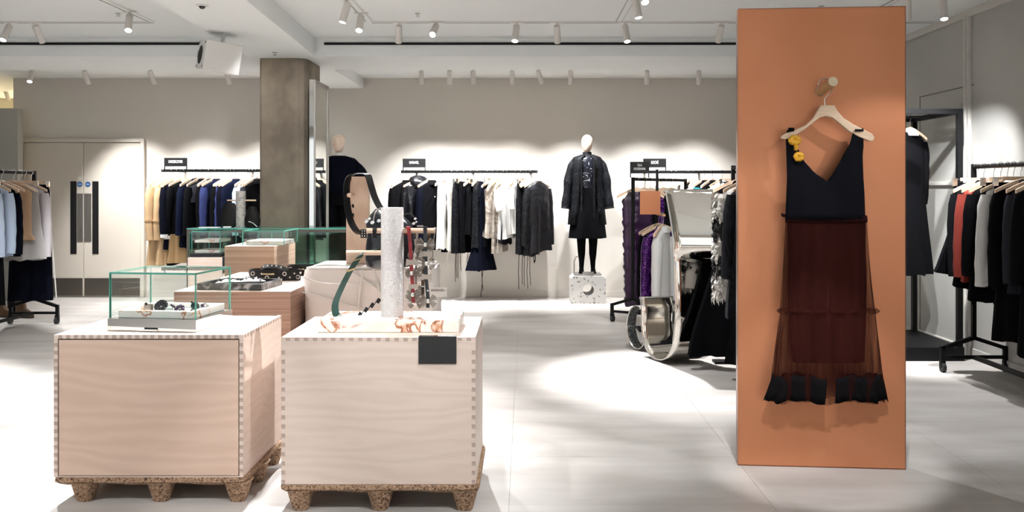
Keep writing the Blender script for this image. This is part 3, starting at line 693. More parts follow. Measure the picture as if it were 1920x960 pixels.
# small black handbag hanging behind the post with silver hardware
t = thing('black_handbag', 'black leather bag with silver hardware hanging behind terrazzo post', 'bag')
g = MB(); rr = []
for py, xa, xb, dd in ((392, 704, 722, .012), (402, 695, 752, .03), (420, 688, 772, .045), (440, 688, 776, .05), (462, 688, 778, .055), (485, 684, 772, .05), (499, 688, 768, .035), (503, 696, 755, .015)):
    a, b = X(xa, 4.30), X(xb, 4.30); z = Z(py, 4.30); c = (a + b) / 2; w = (b - a) / 2
    rr.append([(c + w * math.copysign(abs(math.cos(q)) ** .75, math.cos(q)) * (1 + .05 * math.sin(5 * q + py)), 4.30 + dd * math.sin(q) * (1 + .12 * math.sin(4 * q + py * .3)), z) for q in [k * PI / 14 for k in range(28)]])
g.loft(rr); g.build('body', 'leather', t, 1)
MB().tube(smooth_path([P4(700, 415, 4.24), P4(704, 398, 4.23), P4(714, 390, 4.25)]), .004, 8).build('handle', 'silver', t, 1)
MB().tube(smooth_path([P4(757, 404, 4.24), P4(766, 401, 4.23), P4(774, 405, 4.23), P4(779, 414, 4.23), P4(780, 424, 4.23)]), .004, 8).build('handle', 'leather_matte', t, 1)
for px, py, s in ((688, 415, .011), (693, 410, .009), (699, 417, .012), (711, 414, .011), (779, 410, .008), (776, 419, .009), (781, 416, .006)):
    g = MB(); c = P4(px, py, 4.235); g.prism([(c.x - s, c.z - s * .3), (c.x, c.z - s * .9), (c.x + s, c.z), (c.x + s * .4, c.z + s * .8), (c.x - s * .5, c.z + s * .6)], 4.225, 4.235)
    g.build('clasp', 'steel', t, bevel=.001)
MB().strip(smooth_path([P4(706, 440, 4.262), P4(704, 432, 4.18), P4(703, 427.5, 4.13), P4(702, 431, 4.112), P4(703, 446, 4.112)]), Vector((.009, 0, 0)), .004).build('carry_strap', 'leather_matte', t, 1)
MB().tube([P4(782, 424, 4.235), P4(794, 424, 4.235)], .003, 8).build('bar', 'silver', t, 1)

# ------------------------------------------------------------------ wrapped block, plank stand, long strap
bx0, bx1, by0, by1, bz = X(568, 5.12), X(812, 5.12), 5.12, 5.62, Z(507, 5.12)
t = thing('wrapped_block', 'pale pink block wrapped in plastic and tied with rope', 'block')
g = MB(); rr = []
for i in range(19):
    z = bz * i / 18; ins = .006 * math.sin(i * 1.7) + (.012 if i == 18 else 0) + (.004 if i == 17 else 0)
    ring = []
    per = [(bx0, by0, bx1, by0), (bx1, by0, bx1, by1), (bx1, by1, bx0, by1), (bx0, by1, bx0, by0)]
    for q, (a, b, c, d) in enumerate(per):
        for k in range(14):
            s = k / 14; x, y = a + (c - a) * s, b + (d - b) * s
            wv = .006 * math.sin(s * 9 + z * 13 + q) + .004 * math.sin(s * 21 - z * 24) + ins
            x += wv * (1 if q in (3,) else -1 if q == 1 else 0); y += wv * (1 if q == 0 else -1 if q == 2 else 0)
            if k == 0: x += .012 * (1 if x < (bx0 + bx1) / 2 else -1); y += .012 * (1 if y < (by0 + by1) / 2 else -1)
            ring.append((x, y, z))
    rr.append(ring)
g.loft(rr); g.build('body', 'wrap', t, 60)
g = MB(); g.box(bx0 + .02, bx1 - .02, by0 + .02, by1 - .02, bz - .004, bz + .018); g.build('top_flap', 'wrap', t, bevel=.012)
for pts in ([(569, 520), (600, 530), (650, 533), (714, 531)], [(567, 548), (600, 556), (640, 568), (690, 580)], [(680, 506), (676, 540), (672, 580)], [(700, 504), (706, 525), (712, 548)], [(655, 510), (690, 530), (712, 545)], [(760, 530), (790, 528), (812, 534)], [(760, 560), (790, 566), (812, 560)]):
    MB().tube(smooth_path([P4(a, b, 5.10) for a, b in pts]), .0065 if len(pts) == 3 else .0035, 8).build('rope', 'rope', t, 1)
MB().tube(smooth_path([P4(575, 503, 5.16), P4(610, 497, 5.22), P4(655, 500, 5.2), P4(690, 505, 5.15)]), .007, 8).build('rope', 'rope', t, 1)
# price card
t = thing('price_card', 'small white printed card at right end of wrapped block', 'card')
MB().box(X(805, 5.06), X(838, 5.06), 5.058, 5.0595, Z(557, 5.06), Z(539, 5.06)).build('card', 'card', t)
MB().box(X(806, 5.06), X(811, 5.06), 5.0597, 5.113, Z(551, 5.06), Z(546, 5.06)).build('clip', 'acrylic', t)
lettering('SELFRIDGES', .018, t, (X(820, 5.06), 5.057, Z(544.5, 5.06)), 'letters_dark', sx=.8)
lettering('.com', .010, t, (X(833, 5.06), 5.057, Z(544.5, 5.06)), 'stone_grey')
# plank stand
kz = bz + .0185
t = thing('plank_stand', 'tall pale wooden plank with peg and holes on wrapped block', 'display stand')
ka, kb, kd, kt = X(649, 5.35), X(691, 5.35), 5.35, Z(331, 5.35)
MB().box(ka, kb, kd, kd + .05, kz, kt).build('plank', 'pale_wood', t, bevel=.002)
MB().tube([P4(662, 366, 5.352), P4(654, 366, 5.27)], .013, 12).build('peg', 'pale_wood', t, 1)
for py in (386, 403): MB().tube([P4(663, py, 5.3495), P4(663, py, 5.352)], .012, 14).build('hole', 'slot_black', t)
t = thing('studded_strap', 'glossy black leather strap with studded end draped over plank', 'strap')
pt = smooth_path([P4(722, 397, 5.33), P4(712, 388, 5.33), P4(702, 368, 5.335), P4(695, 345, 5.345), P4(689, 328, 5.36), P4(675, 326, 5.37), P4(659, 328, 5.35), P4(651, 342, 5.32), P4(650, 368, 5.30), P4(653, 396, 5.29), P4(660, 420, 5.28), P4(672, 436, 5.27), P4(686, 438, 5.26)])
wv = [Vector((.014, .022, .002))] * len(pt)
MB().strip(pt, wv, .006).build('strap', 'leather', t, 1)
en = MB().box(X(676, 5.24), X(696, 5.24), 5.232, 5.242, Z(446, 5.24), Z(430, 5.24)).build('studded_tab', 'leather_matte', t, bevel=.004)
for i in range(4):
    for j in range(3): MB().ball(P4(679 + i * 4.6, 433 + j * 4.6, 5.231), .0042, .003, .0042, 8, 6).build('stud', 'silver', en, 1)

# ------------------------------------------------------------------ middle plinths
MZ = Z(547, 4.95)
g = MB().box(X(326, 4.95), X(545, 4.95), 4.95, 6.10, 0, MZ)
tag(g.build('walnut_plinth', 'walnut_ply', None, bevel=.002), 'low striped walnut plywood plinth carrying the dark marble tray', 'plinth')
tp = MB().box(X(326, 4.95) + .001, X(545, 4.95) - .001, 4.951, 6.099, MZ, MZ + .0015); o = tp.build('top_veneer', 'birch_pale', bpy.data.objects['walnut_plinth'])
mt0 = (X(366, 5.0), 5.02, MZ + .002)
tray('dark veined marble tray on walnut plinth', mt0, math.radians(-6), .385, .31, .038, 'dark_marble', .02, .012)
def leaf_piece(label, c, w, d, rz, zoff):
    t = thing('dotted_purse', label, 'purse', c, rz, 'white dotted purses')
    g = MB(); rr = []
    for i in range(9):
        u = -1 + 2 * i / 8; hw = max(.02, (1 - abs(u) ** 2.2)) * d
        rr.append([(u * w, hw * math.cos(a), .016 * max(.15, 1 - u * u) * (.6 + math.sin(a)) + .012) for a in [k * PI / 6 for k in range(12)]])
    b = g.loft(rr).build('body', 'card', t, 1)
    for i in range(16):
        u = random.uniform(-.7, .7); v = random.uniform(-.7, .5); hh = max(.02, 1 - abs(u) ** 2.2) * d
        a = math.acos(max(-1, min(1, v))); MB().ball((u * w, hh * v, .016 * max(.15, 1 - u * u) * (.6 + math.sin(a)) + .0125), .009, .009, .004, 8, 5).build('dot', 'gem_dark', t, 1)
tc = Vector(mt0)
leaf_piece('white purse with black dots at right of marble tray', tc + Vector((.27, .12, .022)), .085, .075, .25, 0)
leaf_piece('white purse with black dots at middle of marble tray', tc + Vector((.13, .16, .0125)), .075, .06, .5, 0)
# black studded belts lying behind
def coil_belt(label, c, R, hgt, sx, turns, rz):
    t = thing('studded_belt', label, 'belt', c, rz, 'coiled black belts')
    pts = []
    n = 40
    for k in range(int(n * turns)):
        a = 2 * PI * k / n; r = R * (1 - .035 * k / n); pts.append(Vector((r * sx * math.cos(a), r * math.sin(a) * .8, hgt * (1 + .02 * math.sin(3 * a)) + .0008 * k / n)))
    MB().strip(pts, Vector((0, 0, hgt * .95)), .004).build('strap', 'leather_matte', t, 1)
    for k in range(14):
        a = PI + PI * (k + .5) / 14; p = Vector((R * sx * math.cos(a) * 1.02, R * math.sin(a) * .83, hgt * (1.35 if k % 2 else .7)))
        if k % 3 == 0: MB().torus(p, .011, .0028, 'y', 14, 6).build('grommet', 'silver', t, 1)
        else: MB().ball(p, .006, .004, .006, 8, 6).build('stud', 'silver', t, 1)
    g = MB().box(-.05, .03, -R * .86, -R * .84, hgt * 1.2, hgt * 1.45).build('buckle', 'gold', t)
coil_belt('coiled black studded belt beside marble tray', (X(515, 5.55), 5.55, MZ + .002), .105, .036, 1.55, 1.9, -.06)
coil_belt('smaller coiled black belt behind the marble tray', (X(568, 5.86), 5.86, MZ + .002), .085, .036, 1.2, 1.8, .1)
t = thing('curled_strap', 'black studded strap heaped on the coiled belt', 'strap')
MB().strip(smooth_path([P4(490, 503, 5.52), P4(500, 499, 5.50), P4(513, 500, 5.49), P4(525, 501, 5.5), P4(540, 508, 5.55)]), Vector((0, .012, .010)), .006).build('band', 'leather_matte', t, 1)
for px, py in ((494, 500), (502, 498), (510, 498), (518, 499), (527, 501)): MB().ball(P4(px, py, 5.482), .006, .005, .006, 8, 6).build('stud', 'silver', t, 1)
# ash stepped plinth with showcase
AZ = Z(462, 6.3); a0, a1 = X(421, 6.3), X(514, 6.3)
o = MB().box(a0, a1, 6.30, 6.88, 0, AZ).build('ash_plinth', 'ash_ply', None, bevel=.002); tag(o, 'taller striped ash plywood plinth behind the dotted purses', 'plinth')
MB().box(a0 + .001, a1 - .001, 6.301, 6.879, AZ, AZ + .0015).build('top_veneer', 'birch_pale', o)
s = showcase('glass_showcase', 'small clear showcase on ash plywood plinth', (X(452, 6.36), 6.36, AZ + .002), 0, .315, .40, .108, 0, 'chrome', .005)
tray('pale onyx tray in the small showcase on ash plinth', (X(452, 6.36) + .02, 6.40, AZ + .003), 0, .275, .3, .03, 'onyx', .02, .024)
# pale box with showcase, farther left
BZ2 = Z(483, 7.2); b0, b1 = X(352, 7.2), X(416, 7.2)
o = MB().box(b0, b1, 7.2, 7.72, 0, BZ2).build('pale_plinth', 'birch_pale', None, bevel=.002); tag(o, 'pale birch plinth with small black plate by counter end', 'plinth')
MB().box(b0 + .02, b1 - .03, 7.196, 7.1995, .05, BZ2 - .03).build('front_panel', 'birch_pale', o, bevel=.001)
t = thing('display_plate', 'small black plate on corner of far pale plinth', 'sign'); MB().box(b1 - .005, b1 + .004, 7.21, 7.36, BZ2 - .13, BZ2 + .003).build('plate', 'black_satin', t)
s = showcase('glass_showcase', 'tall glass showcase on far pale plinth before counter', (b0 + .01, 7.23, BZ2 + .0005), 0, .25, .42, .215, .03, 'black_satin', .005)
for k, zz_ in enumerate((.032, .118)):
    o = MB().box(0, .20, 0, .30, 0, .022).build('onyx_shelf', 'onyx', None, bevel=.002); o.location = (b0 + .03, 7.27, BZ2 + zz_); tag(o, ['lower onyx display slab inside the far showcase', 'upper onyx display slab inside the far showcase'][k], 'slab')
for dx_ in (.04, .21):
    MB().box(dx_, dx_ + .006, .2, .206, .055, .117).build('shelf_support', 'acrylic', s)
# ------------------------------------------------------------------ long glass counter
CZ = Z(429.5, 8.3); c0, c1, cy0, cy1 = X(350, 8.3), X(668, 8.3), 8.30, 8.575
t = thing('glass_counter', 'long green glass display counter with dark metal frame', 'counter')
f = MB(); r = .022
for xx in (c0, c1 - r):
    for yy in (cy0, cy1 - r): f.box(xx, xx + r, yy, yy + r, .42, CZ - .0)
f.box(c0 + r, c1 - r, cy0, cy0 + r, CZ - .03, CZ - .004).box(c0 + r, c1 - r, cy1 - r, cy1, CZ - .03, CZ - .004).box(c0, c0 + r, cy0 + r, cy1 - r, CZ - .03, CZ - .004).box(c1 - r, c1, cy0 + r, cy1 - r, CZ - .03, CZ - .004)
f.build('frame', 'kick_plate', t)
MB().box(c0, c1, cy0, cy1, .0, .419).build('base', 'trim_paint', t, bevel=.003)
for k in range(2):
    w = (c1 - c0 - 2 * r) / 2; pane(t, 'front_pane', c0 + r + k * w + .001, c0 + r + (k + 1) * w - .001, cy0 + .008, cy0 + .014, .43, CZ - .031, 'glass_dark')
pane(t, 'rear_pane', c0 + r, c1 - r, cy1 - .014, cy1 - .008, .43, CZ - .031, 'glass_dark')
MB().box(c0, c1, cy0, cy1, CZ - .0035, CZ + .008).build('top_pane', 'glass_edge', t)
MB().box(c0 + r, c1 - r, cy0 + .02, cy1 - .02, .70, .715).build('shelf', 'glass_edge', t)
MB().bar((X(578, 8.45), 8.45, .43), (X(578, 8.45), 8.45, CZ - .03), .025).build('divider', 'black_metal', t)
# things on the counter
p2 = thing('terrazzo_post', 'small grey terrazzo post with wooden peg on glass counter', 'display post', (X(451.5, 8.42), 8.42, CZ + .0085))
ph2 = Z(358, 8.42) - CZ - .0085
MB().lathe([(.044, 0), (.045, .003), (.045, ph2 - .003), (.0435, ph2)], n=32).build('cylinder', 'terrazzo_grey', p2, 1)
MB().tube([(-.13, 0, ph2 - .09), (.145, 0, ph2 - .09)], .008, 10).build('peg', 'pale_wood', p2, 1)
t = thing('black_handbag', 'small black bag hanging from peg of grey post', 'bag', (X(431, 8.42), 8.42, CZ + .01))
g = MB(); g.loft([[(w * math.cos(a), .03 * math.sin(a), z) for a in [k * PI / 10 for k in range(20)]] for w, z in ((.045, .0), (.085, .02), (.09, .10), (.075, .19), (.04, .235))]); g.build('body', 'leather_matte', t, 1)
MB().tube([(-.03, 0, .23), (-.01, 0, .255), (.02, 0, .23)], .004, 6).build('handle', 'leather_matte', t, 1)
t = thing('black_handbag', 'black bag with silver clasp right of grey post on counter', 'bag', (X(473, 8.42), 8.42, CZ + .0085))
g = MB(); g.loft([[(w * math.cos(a), .04 * math.sin(a), z) for a in [k * PI / 10 for k in range(20)]] for w, z in ((.05, .0), (.075, .015), (.08, .08), (.05, .16), (.03, .20))]); g.build('body', 'leather_matte', t, 1)
MB().tube(smooth_path([(-.02, -.045, .06), (.02, -.046, .045), (.06, -.045, .01)]), .006, 8).build('clasp', 'silver', t, 1)
for k, (a, b, d) in enumerate(((372, 408, 8.35), (418, 432, 8.36))):
    o = MB().box(X(a, d), X(b, d), d, d + .10, CZ + .0085, CZ + .016 + .006 * k).build('white_tray', 'card', None, bevel=.002)
    tag(o, ['flat white tray at left end of glass counter', 'small white card case on glass counter near post'][k], 'tray')
# ------------------------------------------------------------------ rails and racks
def wall_rail(label, x0, x1, y, z, brackets):
    t = thing('wall_rail', label, 'clothes rail', (0, 0, 0), 0, 'black wall rails')
    MB().bar((x0, y, z), (x1, y, z), .028, .036).build('rail', 'black_metal', t)
    for b in brackets: MB().bar((b, y + .014, z), (b, WALL, z), .025, .03).build('bracket', 'black_metal', t)
    return t
def sign(label, lines, x, y, z, w, h, leg, size, rz=0, sx=.8):
    t = thing('brand_sign', label, 'sign', (x, y, z), rz, 'black rail signs')
    MB().box(-w / 2, w / 2, -.004, .004, leg, leg + h).build('plate', 'black_satin', t)
    for s in (-1, 1): MB().box(s * (w / 2 - .006) - .006, s * (w / 2 - .006) + .006, -.004, .004, 0, leg).build('leg', 'black_satin', t)
    for k, tx in enumerate(lines):
        lettering(tx, size, t, (0, -.0055, leg + h * .55 + (len(lines) - 1) * size * .5 - k * size * 1.05), sx=sx)
def rack(label, loc, rz, L, feet=(0, 1), sq=.03, zr=1.595):
    """Rolling rack: rail along local +Y from the visible end, inverted V feet on castors."""
    t = thing('clothes_rack', label, 'clothes rack', loc, rz, 'black rolling racks')
    MB().tube([(0, 0, zr), (0, L, zr)], .017, 12).build('rail', 'black_metal', t, 1)
    for e in (0, 1):
        y = e * L; MB().bar((0, y, .255), (0, y, zr + .02), sq, sq, (0, 1, 0)).build('post', 'black_metal', t)
        for s in (-1, 1):
            MB().bar((0, y, .265), (s * .245, y, .185), sq, sq, (0, 1, 0)).build('foot_arm', 'black_metal', t)
            lg = MB().bar((s * .245, y, .20), (s * .245, y, .085), sq, sq, (0, 1, 0)).build('foot', 'black_metal', t)
            MB().tube([(s * .245 - .014, y + .012, .036), (s * .245 + .014, y + .012, .036)], .036, 16).build('castor_wheel', 'rubber', t, 1)
            MB().box(s * .245 - .019, s * .245 + .019, y - .012, y + .02, .036, .088).build('castor_fork', 'black_metal', t)
        MB().bar((-.23, y, .115), (.23, y, .115), sq * .85, sq * .85).build('cross_bar', 'black_metal', t)
    MB().bar((0, .015, .115), (0, L - .015, .115), sq, sq).build('long_bar', 'black_metal', t)
    return t
# ------------------------------------------------------------------ hangers
_hm = {}
def hanger_meshes(kind):
    if kind in _hm: return _hm[kind]
    hook = [(0.0, 0, -.10), (0, 0, -.05), (.006, 0, -.035)] + [(.021 * math.cos(a), 0, .003 + .021 * math.sin(a)) for a in [(-60 + 30 * k) * PI / 180 for k in range(9)]]
    parts = [('hook', MB().tube(hook, .0023, 8).mesh('hook', 'steel', 1))]
    if kind == 'wood':
        top = []; bot = []
        for k in range(13):
            u = -1 + 2 * k / 12; x = u * .215; zt = -.088 - .088 * abs(u) ** 1.35 if abs(u) > .12 else -.086
            top.append((x, zt)); bot.append((x, zt - (.032 if abs(u) < .3 else .026)))
        parts.append(('arms', MB().prism(top + bot[::-1], -.012, .012).mesh('arms', 'hanger_wood', 30)))
    elif kind == 'wood_narrow':
        top = []; bot = []
        for k in range(9):
            u = -1 + 2 * k / 8; x = u * .18; zt = -.086 - .07 * abs(u) ** 1.2
            top.append((x, zt)); bot.append((x, zt - .028))
        parts.append(('arms', MB().prism(top + bot[::-1], -.009, .009).mesh('arms', 'hanger_wood', 30)))
    else:
        parts.append(('arms', MB().box(-.12, .12, -.009, .009, -.112, -.085).mesh('arms', 'hanger_wood')))
        parts.append(('wire', MB().tube([(-.18, 0, -.098), (.18, 0, -.098)], .003, 6).mesh('wire', 'steel', 1)))
        for s in (-1, 1): parts.append(('clip', MB().box(s * .165 - .016, s * .165 + .016, -.013, .013, -.15, -.09).mesh('clip', 'steel')))
    _hm[kind] = parts; return parts
def hanger(label, loc, rz, kind='wood', group='hangers'):
    t = thing('clip_hanger' if kind == 'clip' else 'wooden_hanger', label, 'hanger', loc, rz, group)
    for nm, me in hanger_meshes(kind): obj(nm, me, t)
    return t
# ------------------------------------------------------------------ garments (local: rail centre at z = 0, width along x, front towards -y)
def sect(w, d, z, cx=0, cyy=0, fold=0, nf=5, ph=0, p=2.3, n=30):
    r = []
    for k in range(n):
        a = 2 * PI * k / n; c, s = math.cos(a), math.sin(a); f = 1 + fold * math.sin(nf * a + ph) + fold * .5 * math.sin((nf * 2 + 1) * a + ph * 1.7)
        r.append((cx + w * math.copysign(abs(c) ** (2 / p), c) * (1 + (f - 1) * .35), cyy + d * math.copysign(abs(s) ** (2 / p), s) * f, z))
    return r
def lerp(tab, z):
    for i in range(len(tab) - 1):
        if tab[i][0] >= z >= tab[i + 1][0]:
            t = (tab[i][0] - z) / (tab[i][0] - tab[i + 1][0] + 1e-9); t = t * t * (3 - 2 * t) * .4 + t * .6
            return tab[i][1] + (tab[i + 1][1] - tab[i][1]) * t
    return tab[-1][1]
def garment(name, label, cat, group, loc, rz, mat, kind='coat', L=1.0, sw=.205, dep=.085, hem=None, sleeve=.6, smat=None, fold=.30, seed=0,
            collar=True, cmat=None, extras=(), narrow=1.0, bend=0.0, ruche=0):
    rnd = random.Random(seed * 13 + 5)
    t = thing(name, label, cat, loc, rz, group); ph = rnd.uniform(0, 6)
    smat = smat or mat; hem = hem or sw * 1.08
    if kind in ('coat', 'top'):
        wt = [(-.118, .048), (-.14, .085), (-.165, sw * .72), (-.19, sw * .96), (-.23, sw), (-.42, sw * .97), (-.62, sw * .93), (-L, hem)]
        dt = [(-.118, .035), (-.15, .045), (-.23, dep * .72), (-.42, dep), (-.7, dep * .95), (-L, dep * 1.12)]
        if kind == 'top': wt[0:4] = [(-.135, sw * .55), (-.15, sw * .62), (-.17, sw * .7), (-.19, sw * .78)]
    elif kind == 'trousers':
        wt = [(-.125, .17), (-.2, .185), (-.38, .19), (-.42, .19)]; dt = [(-.125, .025), (-.3, dep), (-.42, dep)]
    elif kind == 'skirt':
        wt = [(-.125, .165), (-.2, .18), (-.45, .20), (-L, hem)]; dt = [(-.125, .022), (-.3, dep * .8), (-L, dep * 1.3)]
    rings = []; zs = []
    zend = -.42 if kind == 'trousers' else -L
    z = wt[0][0]
    n = 22 if not ruche else 46
    for i in range(n + 1):
        u = i / n; zz_ = wt[0][0] + (zend - wt[0][0]) * (u ** 1.35 if not ruche else u)
        w = lerp(wt, zz_) * narrow; d = lerp(dt, zz_); f = fold * max(0, min(1, (-zz_ - .25) / max(.2, L - .3)))
        if ruche: k_ = 1 + ruche * math.sin(i * 2.1 + 1.5 * math.sin(i * .7)); w *= k_; d *= k_; f = .12
        rings.append(sect(w, d, zz_, cyy=bend * u, fold=f, nf=rnd.choice((5,)), ph=ph + u * .6))
    sk = rnd.uniform(-.03, .03)
    for r_i in (-2, -1):                                               # uneven, slightly skewed hem
        rings[r_i] = [(x, y, z_ + (.012 * math.sin(4 * math.atan2(y, x) + ph) + sk * x / .2) * (.4 if r_i == -2 else 1)) for x, y, z_ in rings[r_i]]
    hz = rings[-1]; rings.append([(x * .9, y * .85, z_ + .012) for x, y, z_ in hz]); rings.append([(x * .8, y * .5, z_ + .06) for x, y, z_ in hz])
    bname = {'coat': 'body', 'top': 'body', 'trousers': 'hip_panel', 'skirt': 'body'}[kind]
    MB().loft(rings).build(bname, mat, t, 60)
    if kind == 'trousers':
        for s in (-1, 1):
            rr = []
            for i in range(15):
                u = i / 14; zz_ = -.34 + (-L + .34) * u; ww = (.097 * (1 - u) + hem * .5 * u) * narrow
                rr.append(sect(ww, dep * (.95 + .15 * u), zz_, cx=s * (.092 + .012 * u) * narrow, cyy=bend * u, fold=.15 * u, nf=4, ph=ph + s))
            MB().loft(rr).build('trouser_leg', smat, t, 60)
    if kind == 'coat' and sleeve > 0:
        for s in (-1, 1):
            pts = []; rad = []; y_ = rnd.uniform(-.05, .02)
            for i in range(9):
                u = i / 8; x = s * (sw * .93 + .035 * math.sin(u * PI * .55)) * narrow; zz_ = -.215 - u * sleeve
                pts.append((x, y_ * u * u * 1.2, zz_)); rad.append((.058 - .016 * u) * (1 + .05 * math.sin(u * 21 + seed)) * (.75 if i == 0 else 1))
            sl = MB().tube(pts, rad, 12).build('sleeve', smat, t, 60)
            for ex in extras:
                if ex[0] == 'cuff':
                    p = Vector(pts[-1]); MB().tube([p + Vector((0, 0, .035)), p - Vector((0, 0, .006))], .046, 12).build('cuff', ex[1], sl, 60)
                if ex[0] == 'strap':
                    q = Vector(pts[5]); MB().tube([q + Vector((0, 0, .012)), q - Vector((0, 0, .012))], .056, 12).build('sleeve_strap', ex[1], sl, 60)
    if collar and kind == 'coat':
        g = MB(); g.loft([sect(.052, .040, -.105, n=20), sect(.066, .052, -.118, n=20), sect(.082, .066, -.165, n=20), sect(.072, .056, -.168, n=20), sect(.05, .038, -.125, n=20)])
        g.build('collar', cmat or mat, t, 60)
    for ex in extras:
        if ex[0] == 'stripe':          # side stripe
            MB().strip([(s_, -dep * .2, z_) for s_, z_ in ((sw * .98 * narrow + .012, -.2), (sw * .98 * narrow + .012, -.5), (hem * narrow + .016, -L + .01))], Vector((0, .012, 0)), .004).build('side_stripe', ex[1], t)
        if ex[0] == 'buttons':
            for k in range(ex[2]):
                zz_ = -.32 - k * .11; MB().ball((.02, -lerp(dt, zz_) * 1.05 - .002, zz_), .008, .005, .008, 8, 6).build('button', ex[1], t, 1)
        if ex[0] == 'ties':
            for k in range(ex[2]):
                x = rnd.uniform(-.1, .1) if sw > .1 else rnd.uniform(-.03, .03); l = ex[3] * rnd.uniform(.7, 1)
                MB().tube([(x, 0, -L + .03), (x + rnd.uniform(-.02, .02), .01, -L - l * .5), (x + rnd.uniform(-.02, .02), 0, -L - l)], .004, 6).build('hanging_tie', ex[1], t, 1)
        if ex[0] == 'hood':
            g = MB(); g.loft([sect(.03, .03, -.045, cyy=.03, n=20), sect(.10, .065, -.065, cyy=.03, n=20), sect(.135, .085, -.11, cyy=.02, n=20), sect(.13, .095, -.16, n=20), sect(.10, .08, -.20, n=20), sect(.05, .05, -.2, n=20)])
            g.build('hood', ex[1], t, 60)
        if ex[0] == 'belt':
            g = MB(); zz_ = -ex[2]; w = lerp(wt, zz_) * narrow * 1.04; d = lerp(dt, zz_) * 1.15
            g.loft([sect(w, d, zz_ + .02), sect(w * 1.02, d * 1.03, zz_), sect(w, d, zz_ - .02)]); g.build('waist_belt', ex[1], t, 60)
        if ex[0] == 'lower':           # contrasting lower section
            g = MB(); zz0, zz1 = -ex[2], -L - .004; g.loft([sect(lerp(wt, zz0) * 1.015, lerp(dt, zz0) * 1.2, zz0, fold=fold * .7, ph=ph + .4), sect(hem * 1.02, dep * 1.3, zz1, fold=fold, ph=ph + .6)])
            g.build('lower_panel', ex[1], t, 60)
        if ex[0] == 'cape':
            g = MB(); g.loft([sect(.06, .05, -.13), sect(sw * 1.02, dep * .95, -.21), sect(sw * 1.2, dep * 1.1, -.35), sect(sw * 1.25, dep * 1.2, -ex[2], fold=.1)]); g.build('cape', ex[1], t, 60)
        if ex[0] == 'pocket':
            MB().box(ex[2] - .05, ex[2] + .05, -dep * 1.1 - .006, -dep * .9, -ex[3] - .055, -ex[3] + .055).build('pocket', ex[1], t, bevel=.004)
        if ex[0] == 'flare':
            g = MB(); g.loft([sect(sw * narrow, dep, -ex[2]), sect(hem * 1.25, dep * 1.3, (-ex[2] - L) / 2, fold=.12), sect(hem * 1.9, dep * 1.9, -L, fold=.2), sect(hem * 1.7, dep * 1.6, -L + .015, fold=.2)])
            g.build('flare', mat, t, 60)
    return t
def hang_list(items, railname, pos, hz, dflt_yaw):
    """items: (px, what, desc, cat, mat, kwargs, yaw, hanger kind)."""
    for k, it in enumerate(items):
        px, nm, desc, cat, mat, kw, yaw, hk = it
        p = pos(px); hanger('%s hanger holding %s garment %s' % ('clip' if hk == 'clip' else 'wooden', ORD[k], railname), p, math.radians(yaw), hk, 'hangers ' + railname)
        garment(nm, '%s, %s garment %s' % (desc, ORD[k], railname), cat, 'garments ' + railname, p, math.radians(yaw), mat, seed=k + int(px), **kw)

